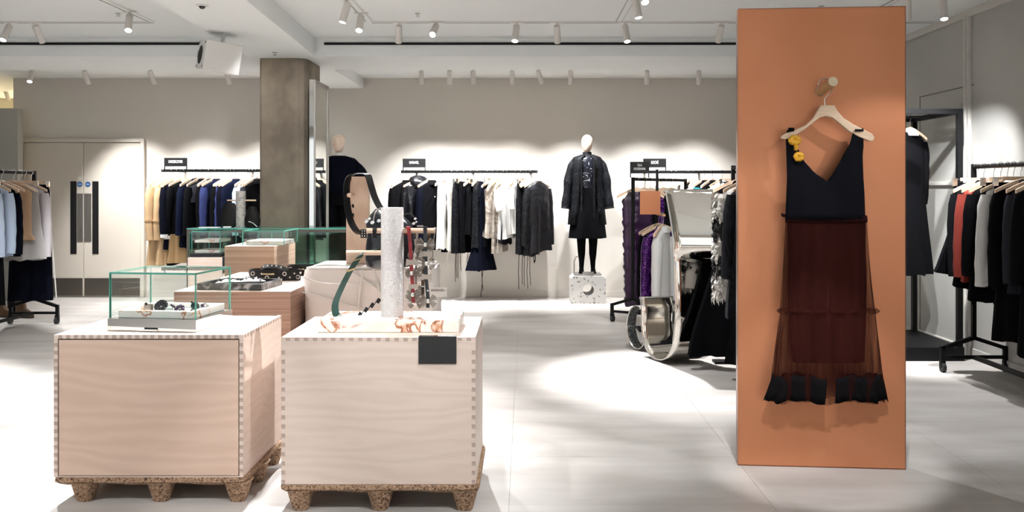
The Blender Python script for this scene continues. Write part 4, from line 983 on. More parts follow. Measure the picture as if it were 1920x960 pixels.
# ---- back left wall rail
ZA = Z(320, 11.2)
wall_rail('black wall rail left of concrete column', X(303, 11.2), X(585, 11.2), 11.2, ZA, (X(325, 11.2), X(455, 11.2), X(570, 11.2)))
sign('black sign reading UNDERCOVER above left wall rail', ['UNDERCOVER'], X(329.5, 11.2), 11.2, ZA + .0185, X(351, 11.2) - X(308, 11.2), .108, .036, .05, sx=.55)
c1 = dict(kind='coat', L=1.20, sw=.20, dep=.07, sleeve=.66, extras=(('strap', 'camel'),), hem=.23)
A = [(308, 'trench_coat', 'long camel coat', 'coat', 'camel', dict(c1), 52, 'wood'),
     (324, 'trench_coat', 'long camel coat with black inset', 'coat', 'camel', dict(c1, L=1.17, extras=(('strap', 'camel'), ('belt', 'black_wool', .72))), 55, 'wood'),
     (334, 'wool_coat', 'dark navy coat with pale cuffs', 'coat', 'ink', dict(kind='coat', L=1.0, dep=.06, sleeve=.62, cmat='camel', extras=(('cuff', 'white_cotton'),)), 55, 'wood'),
     (347, 'wool_coat', 'black coat with pale cuffs and camel hem', 'coat', 'black_wool', dict(kind='coat', L=1.16, dep=.07, sleeve=.64, cmat='camel', extras=(('cuff', 'white_cotton'), ('lower', 'camel_dark', .8))), 50, 'wood'),
     (366, 'track_jacket', 'navy jacket with pale piped sleeve', 'jacket', 'ink', dict(kind='coat', L=.95, dep=.065, smat='navy', extras=(('stripe', 'slate'),)), 56, 'wood'),
     (378, 'cape_coat', 'black coat with charcoal cape', 'coat', 'black_wool', dict(kind='coat', L=1.0, dep=.065, extras=(('cape', 'charcoal', .40),)), 58, 'wood'),
     (393, 'cape_coat', 'narrow black coat with grey cape', 'coat', 'black_cotton', dict(kind='coat', L=.98, sw=.18, dep=.055, extras=(('cape', 'charcoal', .42),)), 70, 'wood'),
     (405, 'wool_coat', 'navy blue coat', 'coat', 'navy', dict(kind='coat', L=1.0, dep=.065, smat='royal'), 60, 'wood'),
     (425, 'wool_coat', 'plain black coat', 'coat', 'black_wool', dict(kind='coat', L=1.0, dep=.05), 62, 'wood'),
     (428, 'wool_jacket', 'royal blue jacket', 'jacket', 'royal', dict(kind='coat', L=.72, sw=.19, dep=.045), 66, 'wood'),
     (434, 'wool_coat', 'black green coat', 'coat', 'ink', dict(kind='coat', L=1.0, dep=.045), 66, 'wood'),
     (441, 'wool_coat', 'deep navy coat', 'coat', 'navy', dict(kind='coat', L=1.05, dep=.05), 62, 'wood'),
     (464, 'cotton_shirt', 'pale blue shirt', 'shirt', 'pale_blue', dict(kind='coat', L=.78, dep=.045, sw=.19), 64, 'wood'),
     (469, 'cotton_shirt', 'white shirt', 'shirt', 'white_cotton', dict(kind='coat', L=.8, dep=.035, sw=.18), 72, 'wood'),
     (475, 'wool_coat', 'charcoal coat', 'coat', 'charcoal', dict(kind='coat', L=1.0, dep=.04), 70, 'wood'),
     (481, 'wool_coat', 'black coat half hidden by column', 'coat', 'black_wool', dict(kind='coat', L=1.0, dep=.05), 62, 'wood')]
hang_list(A, 'on left wall rail', lambda px: (X(px, 11.2), 11.2, ZA), ZA, 60)
# ---- back centre wall rail
ZB = Z(322, 11.2)
wall_rail('black wall rail in centre of back wall', X(752, 11.2), X(1008, 11.2), 11.2, ZB, (X(775, 11.2), X(884, 11.2), X(995, 11.2)))
sign('black sign reading UNRAVEL above centre wall rail', ['UNRAVEL'], X(776.5, 11.2), 11.2, ZB + .0185, X(798, 11.2) - X(755, 11.2), .112, .036, .05, sx=.55)
B = [(761, 'wool_jacket', 'black jacket', 'jacket', 'black_wool', dict(kind='coat', L=.82, dep=.07, sleeve=.55), 42, 'wood'),
     (786, 'vinyl_parka', 'glossy black hooded parka', 'jacket', 'black_vinyl', dict(kind='coat', L=.85, dep=.085, sleeve=.6, extras=(('hood', 'black_vinyl'), ('buttons', 'silver', 2))), 30, 'wood'),
     (808, 'wool_coat', 'black coat with navy sleeve', 'coat', 'black_wool', dict(kind='coat', L=.98, dep=.06, smat='ink', sleeve=.82, extras=(('buttons', 'silver', 1),)), 48, 'wood'),
     (828, 'silk_camisole', 'slim white top', 'top', 'white_cotton', dict(kind='top', L=.98, sw=.10, dep=.045, fold=.15, hem=.11), 70, 'wood_narrow'),
     (848, 'silk_camisole', 'slim cream top', 'top', 'cream', dict(kind='top', L=1.0, sw=.10, dep=.045, fold=.15, hem=.12), 70, 'wood_narrow'),
     (858, 'lace_trousers', 'black lace-up trousers', 'trousers', 'black_lace', dict(kind='trousers', L=1.03, dep=.04, hem=.14, extras=(('ties', 'black_cotton', 3, .45),)), 78, 'clip'),
     (871, 'denim_trousers', 'black tapered trousers', 'trousers', 'black_cotton', dict(kind='trousers', L=1.03, dep=.04, hem=.13, narrow=.75, extras=(('ties', 'black_cotton', 2, .25),)), 62, 'clip'),
     (884, 'tank_singlet', 'black tank top with white tag', 'top', 'black_cotton', dict(kind='top', L=.80, sw=.11, dep=.05, extras=(('pocket', 'card', .0, .55),), hem=.12), 62, 'wood_narrow'),
     (896, 'lace_tunic', 'long black lace top', 'top', 'black_lace', dict(kind='top', L=.98, sw=.12, dep=.055), 70, 'wood_narrow'),
     (904, 'flared_trousers', 'black flared bell trousers', 'trousers', 'ink', dict(kind='skirt', L=1.25, sw=.11, dep=.05, hem=.115, narrow=.6, extras=(('flare', 'ink', .72), ('ties', 'black_cotton', 2, .35), ('buttons', 'silver', 3))), 34, 'clip'),
     (914, 'lace_trousers', 'thin black trousers with loop', 'trousers', 'black_cotton', dict(kind='trousers', L=.95, dep=.035, hem=.12, narrow=.6), 80, 'clip'),
     (926, 'satin_camisole', 'bronze satin draped top', 'top', 'bronze_satin', dict(kind='top', L=.82, sw=.16, dep=.065, hem=.17, fold=.3), 48, 'wood'),
     (935, 'satin_dress', 'dark bronze satin dress', 'dress', 'bronze_satin', dict(kind='top', L=1.02, sw=.13, dep=.06, hem=.13, fold=.35), 58, 'wood'),
     (945, 'satin_camisole', 'black and bronze ruched top', 'top', 'black_satin_cloth', dict(kind='top', L=.92, sw=.13, dep=.055, hem=.15, fold=.35), 62, 'wood'),
     (953, 'silk_blouse', 'white draped blouse', 'blouse', 'white_cotton', dict(kind='coat', L=.84, sw=.17, dep=.07, sleeve=.28, hem=.17, fold=.3, collar=False), 42, 'wood'),
     (968, 'silk_blouse', 'white blouse with pointed hem', 'blouse', 'white_cotton', dict(kind='coat', L=.80, sw=.16, dep=.05, sleeve=.26, hem=.14, fold=.3, collar=False), 64, 'wood'),
     (977, 'lace_trousers', 'black beaded lace trousers', 'trousers', 'black_lace', dict(kind='trousers', L=1.04, dep=.04, hem=.15, narrow=.9, extras=(('ties', 'black_cotton', 2, .5),)), 76, 'clip'),
     (988, 'lace_dress', 'black beaded lace dress', 'dress', 'black_lace', dict(kind='top', L=1.04, sw=.13, dep=.06, hem=.14, extras=(('ties', 'black_cotton', 3, .48),)), 60, 'wood_narrow'),
     (997, 'ruched_dress', 'black ruched satin dress', 'dress', 'black_satin_cloth', dict(kind='top', L=1.06, sw=.15, dep=.07, hem=.12, ruche=.05, extras=(('ties', 'black_cotton', 2, .14),)), 50, 'wood'),
     (1008, 'bomber_jacket', 'long black bomber jacket', 'jacket', 'black_satin_cloth', dict(kind='coat', L=1.02, sw=.19, dep=.08, sleeve=.72, collar=False, extras=(('ties', 'black_cotton', 2, .16),)), 40, 'wood')]
hang_list(B, 'on centre wall rail', lambda px: (X(px, 11.2), 11.2, ZB), ZB, 60)
# ---- right wall rail, half hidden by the copper panel
ZC = Z(322.5, 11.2)
wall_rail('black wall rail behind the mirrored sculpture', X(1203, 11.2), X(1470, 11.2), 11.2, ZC, (X(1216, 11.2), X(1321, 11.2), X(1440, 11.2)))
sign('black sign reading KOCHÉ above rail behind sculpture', ['KOCHÉ'], X(1227.5, 11.2), 11.2, ZC + .0185, X(1249, 11.2) - X(1206, 11.2), .112, .04, .055, sx=.5)
Cc = [(1236, 'silk_camisole', 'cream top', 'top', 'cream', dict(kind='top', L=.9, sw=.14, dep=.04), 70, 'wood'),
      (1260, 'cotton_shirt', 'white shirt', 'shirt', 'white_cotton', dict(kind='coat', L=.8, dep=.04), 66, 'wood'),
      (1268, 'cotton_shirt', 'off-white shirt', 'shirt', 'cream', dict(kind='coat', L=.8, dep=.04), 70, 'wood'),
      (1291, 'silk_camisole', 'black top', 'top', 'black_cotton', dict(kind='top', L=.9, sw=.14, dep=.04), 66, 'wood'),
      (1302, 'wool_jacket', 'white knit jacket', 'jacket', 'white_cotton', dict(kind='coat', L=.8, dep=.05), 62, 'wood'),
      (1321, 'print_dress', 'black dress with turquoise print', 'dress', 'black_cotton', dict(kind='coat', L=1.0, dep=.06, extras=(('belt', 'cyan', .22),)), 35, 'wood'),
      (1335, 'wool_jacket', 'black jacket', 'jacket', 'black_wool', dict(kind='coat', L=.9, dep=.06), 40, 'wood'),
      (1354, 'cotton_shirt', 'white oversized shirt', 'shirt', 'white_cotton', dict(kind='coat', L=.9, dep=.07), 24, 'wood'),
      (1372, 'wool_skirt', 'black skirt', 'skirt', 'black_wool', dict(kind='skirt', L=.8, dep=.06), 20, 'clip'),
      (1392, 'wool_coat', 'dark coat mostly hidden by copper panel', 'coat', 'black_wool', dict(kind='coat', L=1.1, dep=.07), 40, 'wood')]
hang_list(Cc, 'on rail behind the sculpture', lambda px: (X(px, 11.2), 11.2, ZC), ZC, 60)
# ---- rolling rack at the left
G0 = (X(64, 9.3), 9.3, 0)
rack('black rolling rack with shirts at left edge', G0, PI, 1.5)
ZR = 1.595
def posG(d): return (G0[0], d, ZR)
G = [(9.24, 'wool_trousers', 'black trousers with white side stripe', 'trousers', 'ink', dict(kind='trousers', L=1.34, dep=.05, hem=.24, sw=.19, extras=(('stripe', 'white_cotton'),)), 8, 'clip'),
     (9.12, 'cotton_shirt', 'lilac grey shirt', 'shirt', 'lilac_grey', dict(kind='coat', L=.86, dep=.05, sw=.20, sleeve=.66), 12, 'wood'),
     (9.04, 'grey_skirt', 'pale grey skirt', 'skirt', 'stone_grey', dict(kind='skirt', L=.90, dep=.045, hem=.25), 4, 'clip'),
     (8.93, 'wrap_blouse', 'tan draped wrap blouse', 'blouse', 'tan', dict(kind='coat', L=.70, dep=.06, sw=.17, sleeve=.0, collar=True, fold=.35, hem=.19), 10, 'wood'),
     (8.72, 'knit_vest', 'black knitted vest', 'vest', 'black_wool', dict(kind='top', L=.74, dep=.045, sw=.14, hem=.15), 6, 'wood'),
     (8.62, 'dark_jacket', 'dark indigo jacket', 'jacket', 'ink', dict(kind='coat', L=.80, dep=.05, sw=.19), 8, 'wood'),
     (8.47, 'cotton_shirt', 'pale blue shirt', 'shirt', 'pale_blue', dict(kind='coat', L=.82, dep=.06, sw=.205, sleeve=.58), 12, 'wood'),
     (8.38, 'wool_trousers', 'black wide trousers', 'trousers', 'black_wool', dict(kind='trousers', L=1.28, dep=.05, hem=.24), 4, 'clip'),
     (8.28, 'cotton_shirt', 'striped blue shirt cut by frame', 'shirt', 'pale_blue', dict(kind='coat', L=.8, dep=.05), 8, 'wood')]
hang_list(G, 'from far end of left rolling rack', posG, ZR, 0)
def boot(label, loc, rz, mat):
    t = thing('ankle_boot', label, 'boot', loc, rz, 'boots under the rack')
    g = MB(); g.loft([sect(.045, .13, .012, cyy=0, n=18), sect(.045, .13, .03, n=18), sect(.042, .12, .06, cyy=.005, n=18), sect(.040, .07, .10, cyy=.05, n=18), sect(.042, .055, .18, cyy=.065, n=18), sect(.038, .05, .18, cyy=.065, n=18)]); g.build('upper', mat, t, 60)
    MB().loft([sect(.047, .132, 0, n=18), sect(.047, .132, .014, n=18)]).build('sole', 'rubber', t)
boot('brown boot under left rolling rack near door', (X(46, 9.75), 9.75, 0), 1.2, 'brown_leather'); boot('dark brown boot beside wall under left rack', (X(28, 9.9), 9.95, 0), 1.4, 'leather_matte'); boot('tan boot at far left under the rack', (X(8, 9.8), 9.8, 0), 1.3, 'brown_leather')
# ---- rolling rack at the right
F0 = (3.49, 6.85, 0)
rack('black rolling rack with red jacket along grey wall', F0, PI, 1.55)
def posF(d): return (F0[0], d, ZR)
Fg = [(6.80, 'wool_skirt', 'black pencil skirt', 'skirt', 'black_cotton', dict(kind='skirt', L=.86, dep=.05, hem=.31), -6, 'clip'),
      (6.70, 'wool_jacket', 'black jacket with folded collar', 'jacket', 'black_wool', dict(kind='coat', L=.95, dep=.06, sleeve=.62, extras=(('ties', 'black_cotton', 3, .12),)), -10, 'wood'),
      (6.56, 'red_jacket', 'rust red jacket', 'jacket', 'rust', dict(kind='coat', L=.85, dep=.075, sleeve=.62, sw=.21), -18, 'wood'),
      (6.46, 'wool_coat', 'black wool coat', 'coat', 'black_wool', dict(kind='coat', L=1.0, dep=.055, extras=(('ties', 'black_cotton', 2, .13),), sw=.20), -12, 'wood'),
      (6.37, 'wool_skirt', 'black clipped skirt', 'skirt', 'black_cotton', dict(kind='skirt', L=.9, dep=.04, hem=.2), -10, 'clip'),
      (6.29, 'cotton_shirt', 'white jacket with ruffled edge', 'jacket', 'white_cotton', dict(kind='coat', L=.86, dep=.055, sleeve=.66, sw=.185), -14, 'wood'),
      (6.20, 'wool_skirt', 'black skirt on steel clips', 'skirt', 'black_wool', dict(kind='skirt', L=.9, dep=.04, hem=.18), -10, 'clip'),
      (6.10, 'padded_jacket', 'black padded jacket', 'jacket', 'black_wool', dict(kind='coat', L=1.25, dep=.085, sleeve=.64, sw=.20, hem=.22), -14, 'wood'),
      (5.96, 'quilted_jacket', 'charcoal quilted jacket', 'jacket', 'charcoal', dict(kind='coat', L=.9, dep=.07, sleeve=.6, sw=.18), -10, 'wood'),
      (5.85, 'wool_coat', 'black coat cut by frame', 'coat', 'black_wool', dict(kind='coat', L=1.3, dep=.07, sw=.19), -8, 'wood')]
hang_list(Fg, 'from far end of right rolling rack', posF, ZR, 0)
# ---- black box frame behind the copper panel
t = thing('garment_stand', 'tall black box frame on low black platform by grey wall', 'garment frame')
fx0, fx1, fy0, fy1, ft = 2.35, 3.60, 7.30, 8.15, Z(209, 7.3); q = .042
for xx in (fx0, fx1):
    for yy in (fy0, fy1): MB().bar((xx, yy, .115), (xx, yy, ft - q / 2), q, q, (0, 1, 0)).build('post', 'black_metal', t)
for a, b in (((fx0 - q / 2, fy0, ft), (fx1 + q / 2, fy0, ft)), ((fx0 - q / 2, fy1, ft), (fx1 + q / 2, fy1, ft)), ((fx1, fy0 + q / 2, ft), (fx1, fy1 - q / 2, ft)), ((fx0, fy0 + q / 2, ft), (fx0, fy1 - q / 2, ft))):
    MB().bar(a, b, q, q).build('top_bar', 'black_metal', t)
MB().box(fx0 - .03, fx1 + .03, fy0 - .03, fy1 + .03, 0, .115).build('platform', 'black_metal', t, bevel=.004)
MB().tube([(fx0, 7.72, ft - .012), (fx1, 7.72, ft - .012)], .012, 10).build('hanging_rail', 'black_metal', t, 1)
ph_ = (X(1706, 7.72), 7.72, ft - .012)
hanger('wooden hanger inside the black box frame', ph_, .5, 'wood'); garment('wool_coat', 'long black flared coat inside black box frame beside copper panel', 'coat', None, ph_, .5, 'black_wool', kind='coat', L=1.38, dep=.08, sleeve=.55, hem=.24, sw=.17, cmat='white_cotton', seed=3)
# ---- diagonal rolling rack behind the sculpture
ea, eb = Vector((X(1187, 9.3), 9.3, 0)), Vector((1.93, 10.6, 0)); dv = eb - ea; ang = math.atan2(dv.y, dv.x) - PI / 2
rack('black rolling rack with purple dress behind the sculpture', ea, ang, dv.length, zr=Z(336, 9.3))
ZD = Z(336, 9.3); dn = dv.normalized()
sign('black sign reading YULIA KONDRANINA on diagonal rack', ['YULIA', 'KONDRANINA'], *(ea + dn * .14 + Vector((.012, 0, ZD + .018))), .205, .125, .045, .037, rz=math.radians(-4), sx=.5)
def posD(s): q = ea + dn * s; return (q.x, q.y, ZD)
Dg = [(.10, 'ruched_dress', 'deep purple ruched satin dress', 'dress', 'purple_satin', dict(kind='top', L=1.35, sw=.16, dep=.08, hem=.13, ruche=.07), 8, 'wood'),
      (.30, 'sequin_dress', 'black dress', 'dress', 'black_cotton', dict(kind='top', L=1.1, sw=.15, dep=.06), -24, 'wood'),
      (.46, 'sequin_gown', 'purple sequinned dress', 'dress', 'purple_sequin', dict(kind='top', L=1.0, sw=.16, dep=.06), -24, 'wood'),
      (.66, 'wool_dress', 'plain black dress', 'dress', 'black_wool', dict(kind='top', L=1.2, sw=.16, dep=.06), -24, 'wood'),
      (.86, 'wool_dress', 'black velvet dress', 'dress', 'black_wool', dict(kind='top', L=1.2, sw=.16, dep=.06), -24, 'wood'),
      (1.06, 'wool_dress', 'charcoal dress', 'dress', 'charcoal', dict(kind='top', L=1.2, sw=.16, dep=.06), -24, 'wood')]
hang_list(Dg, 'from near end of diagonal rack', posD, ZD, 0)
# made-up low stand: solid jacket, shirt and copper square replace mirror reflections
lx, ly, lzz = X(1236, 8.75), 8.75, Z(402, 8.75)
t = thing('reflection_stand', 'added low black stand holding solid copies of mirror reflections', 'garment stand')
MB().tube([(lx, ly - .32, lzz), (lx, ly + .14, lzz)], .013, 10).build('rail', 'peg_wood', t, 1)
MB().bar((lx, ly + .14, .02), (lx, ly + .14, lzz + .45), .025).build('post', 'black_metal', t); MB().box(lx - .2, lx + .2, ly + .0, ly + .28, 0, .02).build('base', 'black_metal', t)
MB().box(X(1200, 8.4), X(1238, 8.4), 8.395, 8.405, Z(402, 8.4), Z(358, 8.4)).build('copper_reflection', 'copper', t)  # solid plate in place of the copper panel's mirror reflection
MB().bar((X(1236, 8.41), 8.405, Z(380, 8.4)), (lx, ly + .13, Z(380, 8.4)), .012).build('reflection_arm', 'black_metal', t)
for k, (yy, nm, lab, cat, mt_, kw, yw) in enumerate(((8.80, 'black_sweater', 'black top on low stand behind the sequin jacket', 'top', 'black_cotton', dict(kind='coat', L=.85, dep=.04, sw=.17), 20),
     (8.62, 'reflected_jacket', 'solid copy of the reflected purple sequin jacket on low stand', 'jacket', 'purple_sequin', dict(kind='coat', L=.92, dep=.055, sw=.165, sleeve=.62), 24),
     (8.50, 'cotton_shirt', 'solid copy of the reflected white shirt before sequin jacket', 'shirt', 'white_cotton', dict(kind='coat', L=.92, dep=.05, sw=.14, sleeve=.62), 58))):
    p = (lx + (.0, .01, .055)[k], yy, lzz); p = (lx, yy, lzz)
    hanger(['wooden hanger with black top on low stand', 'wooden hanger with reflected sequin jacket on low stand', 'wooden hanger with reflected white shirt on low stand'][k], p, math.radians(yw), 'wood')
    garment(nm, lab, cat, None, p, math.radians(yw), mt_, seed=40 + k, **kw)
# ---- rail hidden behind the copper panel with fluffy coat and black gowns
EX = 1.70
t = thing('garment_rail', 'black floor rail hidden behind copper panel', 'clothes rail')
MB().tube([(EX, 5.75, ZR), (EX, 7.2, ZR)], .015, 10).build('rail', 'black_metal', t, 1)
for yy in (5.75, 7.2): MB().bar((EX, yy, 0.02), (EX, yy, ZR + .02), .028).build('post', 'black_metal', t); MB().box(EX - .16, EX + .16, yy - .06, yy + .06, 0, .02).build('base', 'black_metal', t)
def posE(d): return (EX, d, ZR)
pE = posE(6.95); hanger('wooden hanger of black gown behind copper panel', pE, 0, 'wood'); garment('long_gown', 'long black gown reaching floor beside mirrored sculpture', 'gown', None, pE, 0, 'black_cotton', kind='coat', L=1.46, dep=.09, sw=.20, hem=.40, sleeve=0, seed=51)
pE = posE(6.62); hanger('wooden hanger of shaggy black and white coat', pE, .1, 'wood')
fc = garment('shaggy_coat', 'shaggy black and white fur coat beside copper panel', 'coat', None, pE, .1, 'fur_white', kind='coat', L=.98, dep=.10, sw=.215, sleeve=.72, seed=52, collar=True)
def tufts(parent, name, mat, test, n=900, seed=1):
    g = MB(); rn = random.Random(seed)
    for i in range(n):
        z = -.2 - rn.random() * .78
        if not test(z): continue
        a = rn.uniform(0, 2 * PI)
        if rn.random() < .5: x, y = .225 * math.cos(a), .105 * math.sin(a)
        else: x, y = -.225 + .06 * math.cos(a), .06 * math.sin(a)
        o = Vector((x, y, z)); ou = Vector((math.cos(a), math.sin(a), 0)); w = Vector((-ou.y, ou.x, 0)) * .012; dn_ = Vector((rn.uniform(-.01, .01), 0, -rn.uniform(.04, .085)))
        g.add([o - w, o + w, o + ou * .022 + dn_ * .5 + w * .7, o + ou * .022 + dn_ * .5 - w * .7, o + ou * .012 + dn_], [(0, 1, 2, 3), (3, 2, 4)])
    o = g.build(name, mat, parent); o['kind'] = 'stuff'; return o
bandb = lambda z: (-.52 < z < -.38) or (-.80 < z < -.66)
tufts(fc, 'white_fur', 'fur_white', lambda z: not bandb(z), 1300, 3); tufts(fc, 'black_fur', 'fur_black', bandb, 1300, 4)
pE = posE(6.30); hanger('wooden hanger of long black fur coat', pE, .05, 'wood'); garment('fur_coat', 'long black furry coat partly behind copper panel', 'coat', None, pE, .05, 'fur_coat', kind='coat', L=1.05, dep=.10, sw=.235, sleeve=.6, hem=.25, seed=53)
pE = posE(6.08); hanger('wooden hanger of black dress nearest copper panel', pE, .0, 'wood'); garment('long_gown', 'long black dress with hanging tie just behind copper panel', 'gown', None, pE, .0, 'black_wool', kind='coat', L=1.42, dep=.09, sw=.20, hem=.30, sleeve=.0, seed=54, extras=())
# ------------------------------------------------------------------ mannequins
def ell(cx, cyy, z, rx, ry, n=24, p=2.0):
    return [(cx + rx * math.copysign(abs(math.cos(a)) ** (2 / p), math.cos(a)), cyy + ry * math.copysign(abs(math.sin(a)) ** (2 / p), math.sin(a)), z) for a in [2 * PI * k / n for k in range(n)]]
def head(t, zt, h, w):
    """egg head with faint brow, nose ridge, and neck; zt = crown height."""
    rings = []; prof = [(0, .08), (.03, .38), (.09, .66), (.2, .9), (.33, 1.0), (.47, 1.0), (.6, .94), (.72, .82), (.84, .66), (.93, .48), (.99, .22)]
    for u, r in prof:
        ring = []
        for k in range(24):
            a = 2 * PI * k / 24; x = w * r * math.cos(a); y = w * 1.22 * r * math.sin(a)
            if math.sin(a) < -.6:                                      # face: flatten, brow and nose ridge, mouth
                y *= .96; y -= .006 * math.exp(-((u - .58) / .1) ** 2) * max(0, 1 - abs(x) / (.25 * w)); y += .004 * math.exp(-((u - .44) / .05) ** 2) * (1 if .15 * w < abs(x) < .6 * w else 0)
            ring.append((x, y - .01 * u, zt - h * u))
        rings.append(ring)
    hd = MB().loft(rings).build('head', 'head_wood', t, 70)
    return hd
def neck(t, z0, z1, r, mat='mannequin_white'):
    MB().loft([ell(0, .015, z1, r * .92, r), ell(0, .012, (z0 + z1) / 2, r * .9, r), ell(0, .015, z0, r * 1.3, r * 1.15)]).build('neck', mat, t, 60)
# mannequin in black coat on stone block
MY = 11.12; MX = X(1101, MY); s = MY / F
def mz(y): return H - (y - VY) * s
t = thing('mannequin', 'full mannequin in black lace coat and sequin dress on stone block', 'mannequin', (MX, MY, 0), 0); man = t
head(t, mz(252.5), mz(252.5) - mz(287), .072)
neck(t, mz(292), mz(281), .045, 'mannequin_white')
MB().loft([ell(0, .01, mz(285), .055, .055), ell(0, .01, mz(289), .058, .058), ell(0, .01, mz(293), .075, .065), ell(0, 0, mz(296), .12, .075)]).build('high_collar', 'black_lace', t, 60)
MB().loft([ell(0, 0, mz(y), w * s, d, p=2.4) for y, w, d in ((293, 14, .07), (300, 22, .095), (315, 22, .11), (335, 20, .105), (352, 17, .095), (370, 20, .11))]).build('dress_bodice', 'sequin_black', t, 60)
rr = [sect(w * s, d, mz(y), fold=f, nf=6, ph=1) for y, w, d, f in ((352, 17, .095, 0), (375, 24, .13, .03), (400, 29, .16, .08), (425, 32, .18, .12), (446, 34, .195, .16))]
rr.append([(x * .85, y * .85, z + .02) for x, y, z in rr[-1]]); MB().loft(rr).build('dress_skirt', 'black_cotton', t, 60)
# open coat: two front panels and a back, as one C-shaped shell
rows = []
for y, w, d, gap in ((291, 12, .075, .30), (295, 24, .10, .34), (301, 29, .12, .42), (320, 29, .135, .50), (345, 29, .14, .52), (370, 31, .155, .55), (395, 33, .17, .6), (421, 35.5, .19, .66)):
    row = []
    for k in range(27):
        a = -PI / 2 + gap + (2 * PI - 2 * gap) * k / 26; row.append((w * s * math.cos(a) * (1 + .03 * math.sin(9 * a + y)), d * math.sin(a) * (1 + .04 * math.sin(7 * a)), mz(y)))
    rows.append(row)
ct = MB().grid(rows).build('coat', 'black_lace', t, 60, solid=.012)
for sd in (-1, 1):
    MB().tube(smooth_path([Vector((sd * .165, 0, mz(301))), Vector((sd * .225, -.01, mz(325))), Vector((sd * .25, -.03, mz(355))), Vector((sd * .275, -.05, mz(388)))], 4), [(.028, .045, .054)[i] if i < 3 else .055 + .006 * math.sin(i * 1.3) for i in range(13)], 14).build('sleeve', 'black_lace', ct, 60)
    MB().tube([(sd * .272, -.05, mz(385)), (sd * .278, -.052, mz(391))], [.05, .062], 14).build('cuff_frill', 'black_lace', ct, 60)
    MB().tube([(sd * .078, -.145, mz(300 + 8 * k)) for k in range(15)], [.012 + .006 * (k % 2) for k in range(15)], 8).build('front_frill', 'black_satin_cloth', ct, 60)
    lx_ = sd * .075
    MB().loft([ell(lx_ * 1.0, 0, mz(440), .062, .07), ell(lx_ * .98, .0, mz(460), .052, .058), ell(lx_ * .95, .005, mz(475), .047, .055), ell(lx_ * .95, .0, mz(490), .034, .042), ell(lx_ * .97, 0, mz(503), .028, .035), ell(lx_, -.02, mz(508), .032, .06), ell(lx_ * 1.03, -.04, mz(512.5), .036, .095), ell(lx_ * 1.03, -.045, mz(514), .034, .092)]).build('leg', 'black_cotton', t, 60)
# stone block with round hole
PD = .40; pz = Z(518, 10.92); pw = .218; n = 32; r = .07; cz = pz * .50
t = thing('stone_block', 'speckled stone block with round hole under the mannequin', 'plinth', (MX, 10.92, 0))
g = MB(); sq_ = []
for k in range(n):
    a = 2 * PI * k / n + PI / n; c_, s_ = math.cos(a), math.sin(a); m_ = max(abs(c_), abs(s_)); sq_.append((pw * c_ / m_, cz + (s_ / m_) * (cz if s_ < 0 else pz - cz)))
ci = [(r * math.cos(2 * PI * k / n + PI / n), cz + r * math.sin(2 * PI * k / n + PI / n)) for k in range(n)]
V_ = []
for y in (0, PD): V_ += [(x, y, z) for x, z in sq_] + [(x, y, z) for x, z in ci]
Fc = []
for k in range(n):
    j = (k + 1) % n
    Fc += [(k, j, n + j, n + k), (2 * n + k, 2 * n + j, 3 * n + j, 3 * n + k), (k, j, 2 * n + j, 2 * n + k), (n + k, n + j, 3 * n + j, 3 * n + k)]
g.add(V_, Fc); g.build('block', 'plinth_stone', t)
# corners (the ring skips the exact square corners slightly)
MB().box(-.17, .17, -.15, .11, pz + .0005, pz + .022).build('base_plate', 'brushed', man, bevel=.002); MB().box(-.07, .07, -.185, -.175, pz + .0005, pz + .055).build('name_plate', 'silver', man)
MB().tube([(-.165, .03, pz + .02), (-.165, .03, pz + .16), (-.14, .02, pz + .22), (-.10, .0, pz + .24)], .006, 8).build('support_rod', 'brushed', man, 1)

# mannequin in navy top behind the counter
MY = 10.25; MX = X(635, MY); s = MY / F
t = thing('mannequin', 'mannequin in oversized navy top standing beside tall mirror', 'mannequin', (MX, MY, 0), math.radians(8))
head(t, mz(252), mz(252) - mz(287.5), .074); neck(t, mz(294), mz(282), .05)
rr = [sect(w * s, d, mz(y), cx=0, fold=f, nf=5, ph=2, p=2.2) for y, w, d, f in ((292, 12, .07, 0), (293.5, 18, .09, 0), (297, 30, .12, 0), (305, 38, .14, 0), (320, 42, .16, .03), (340, 42, .17, .05), (352, 40, .17, .06), (360, 31, .14, .05), (363, 24, .12, 0))]
top_ = MB().loft(rr).build('oversized_top', 'ink', t, 60)
for sd in (-1, 1):
    MB().tube(smooth_path([Vector((sd * .17, 0, mz(312))), Vector((sd * .235, -.01, mz(326))), Vector((sd * .265, -.03, mz(345))), Vector((sd * .255, -.07, mz(372))), Vector((sd * .21, -.10, mz(392)))], 4), [.075, .08, .085, .088, .09, .09, .088, .085, .08, .076, .07, .066, .06, .056, .05, .048, .045], 14).build('sleeve', 'ink', top_, 60)
    MB().loft([ell(sd * .09, 0, mz(375), .10, .11), ell(sd * .095, 0, mz(430), .10, .105), ell(sd * .1, 0, mz(490), .105, .10), ell(sd * .105, 0, mz(535), .11, .10)]).build('trouser_leg', 'black_wool', t, 60)
    MB().loft([ell(sd * .1, -.04, mz(533), .045, .10), ell(sd * .1, -.05, mz(538), .048, .12), ell(sd * .1, -.05, mz(541), .046, .12)]).build('shoe', 'leather_matte', t, 60)
MB().loft([ell(0, 0, mz(355), .16, .12), ell(0, 0, mz(368), .19, .13), ell(0, 0, mz(385), .20, .13)]).build('waist', 'black_wool', t, 60)
tag(MB().box(MX - .28, MX + .28, MY - .25, MY + .25, 0, mz(541) - .0005).build('white_plinth', 'trim_paint', None, bevel=.003), 'low pale plinth under mannequin behind the counter', 'plinth')

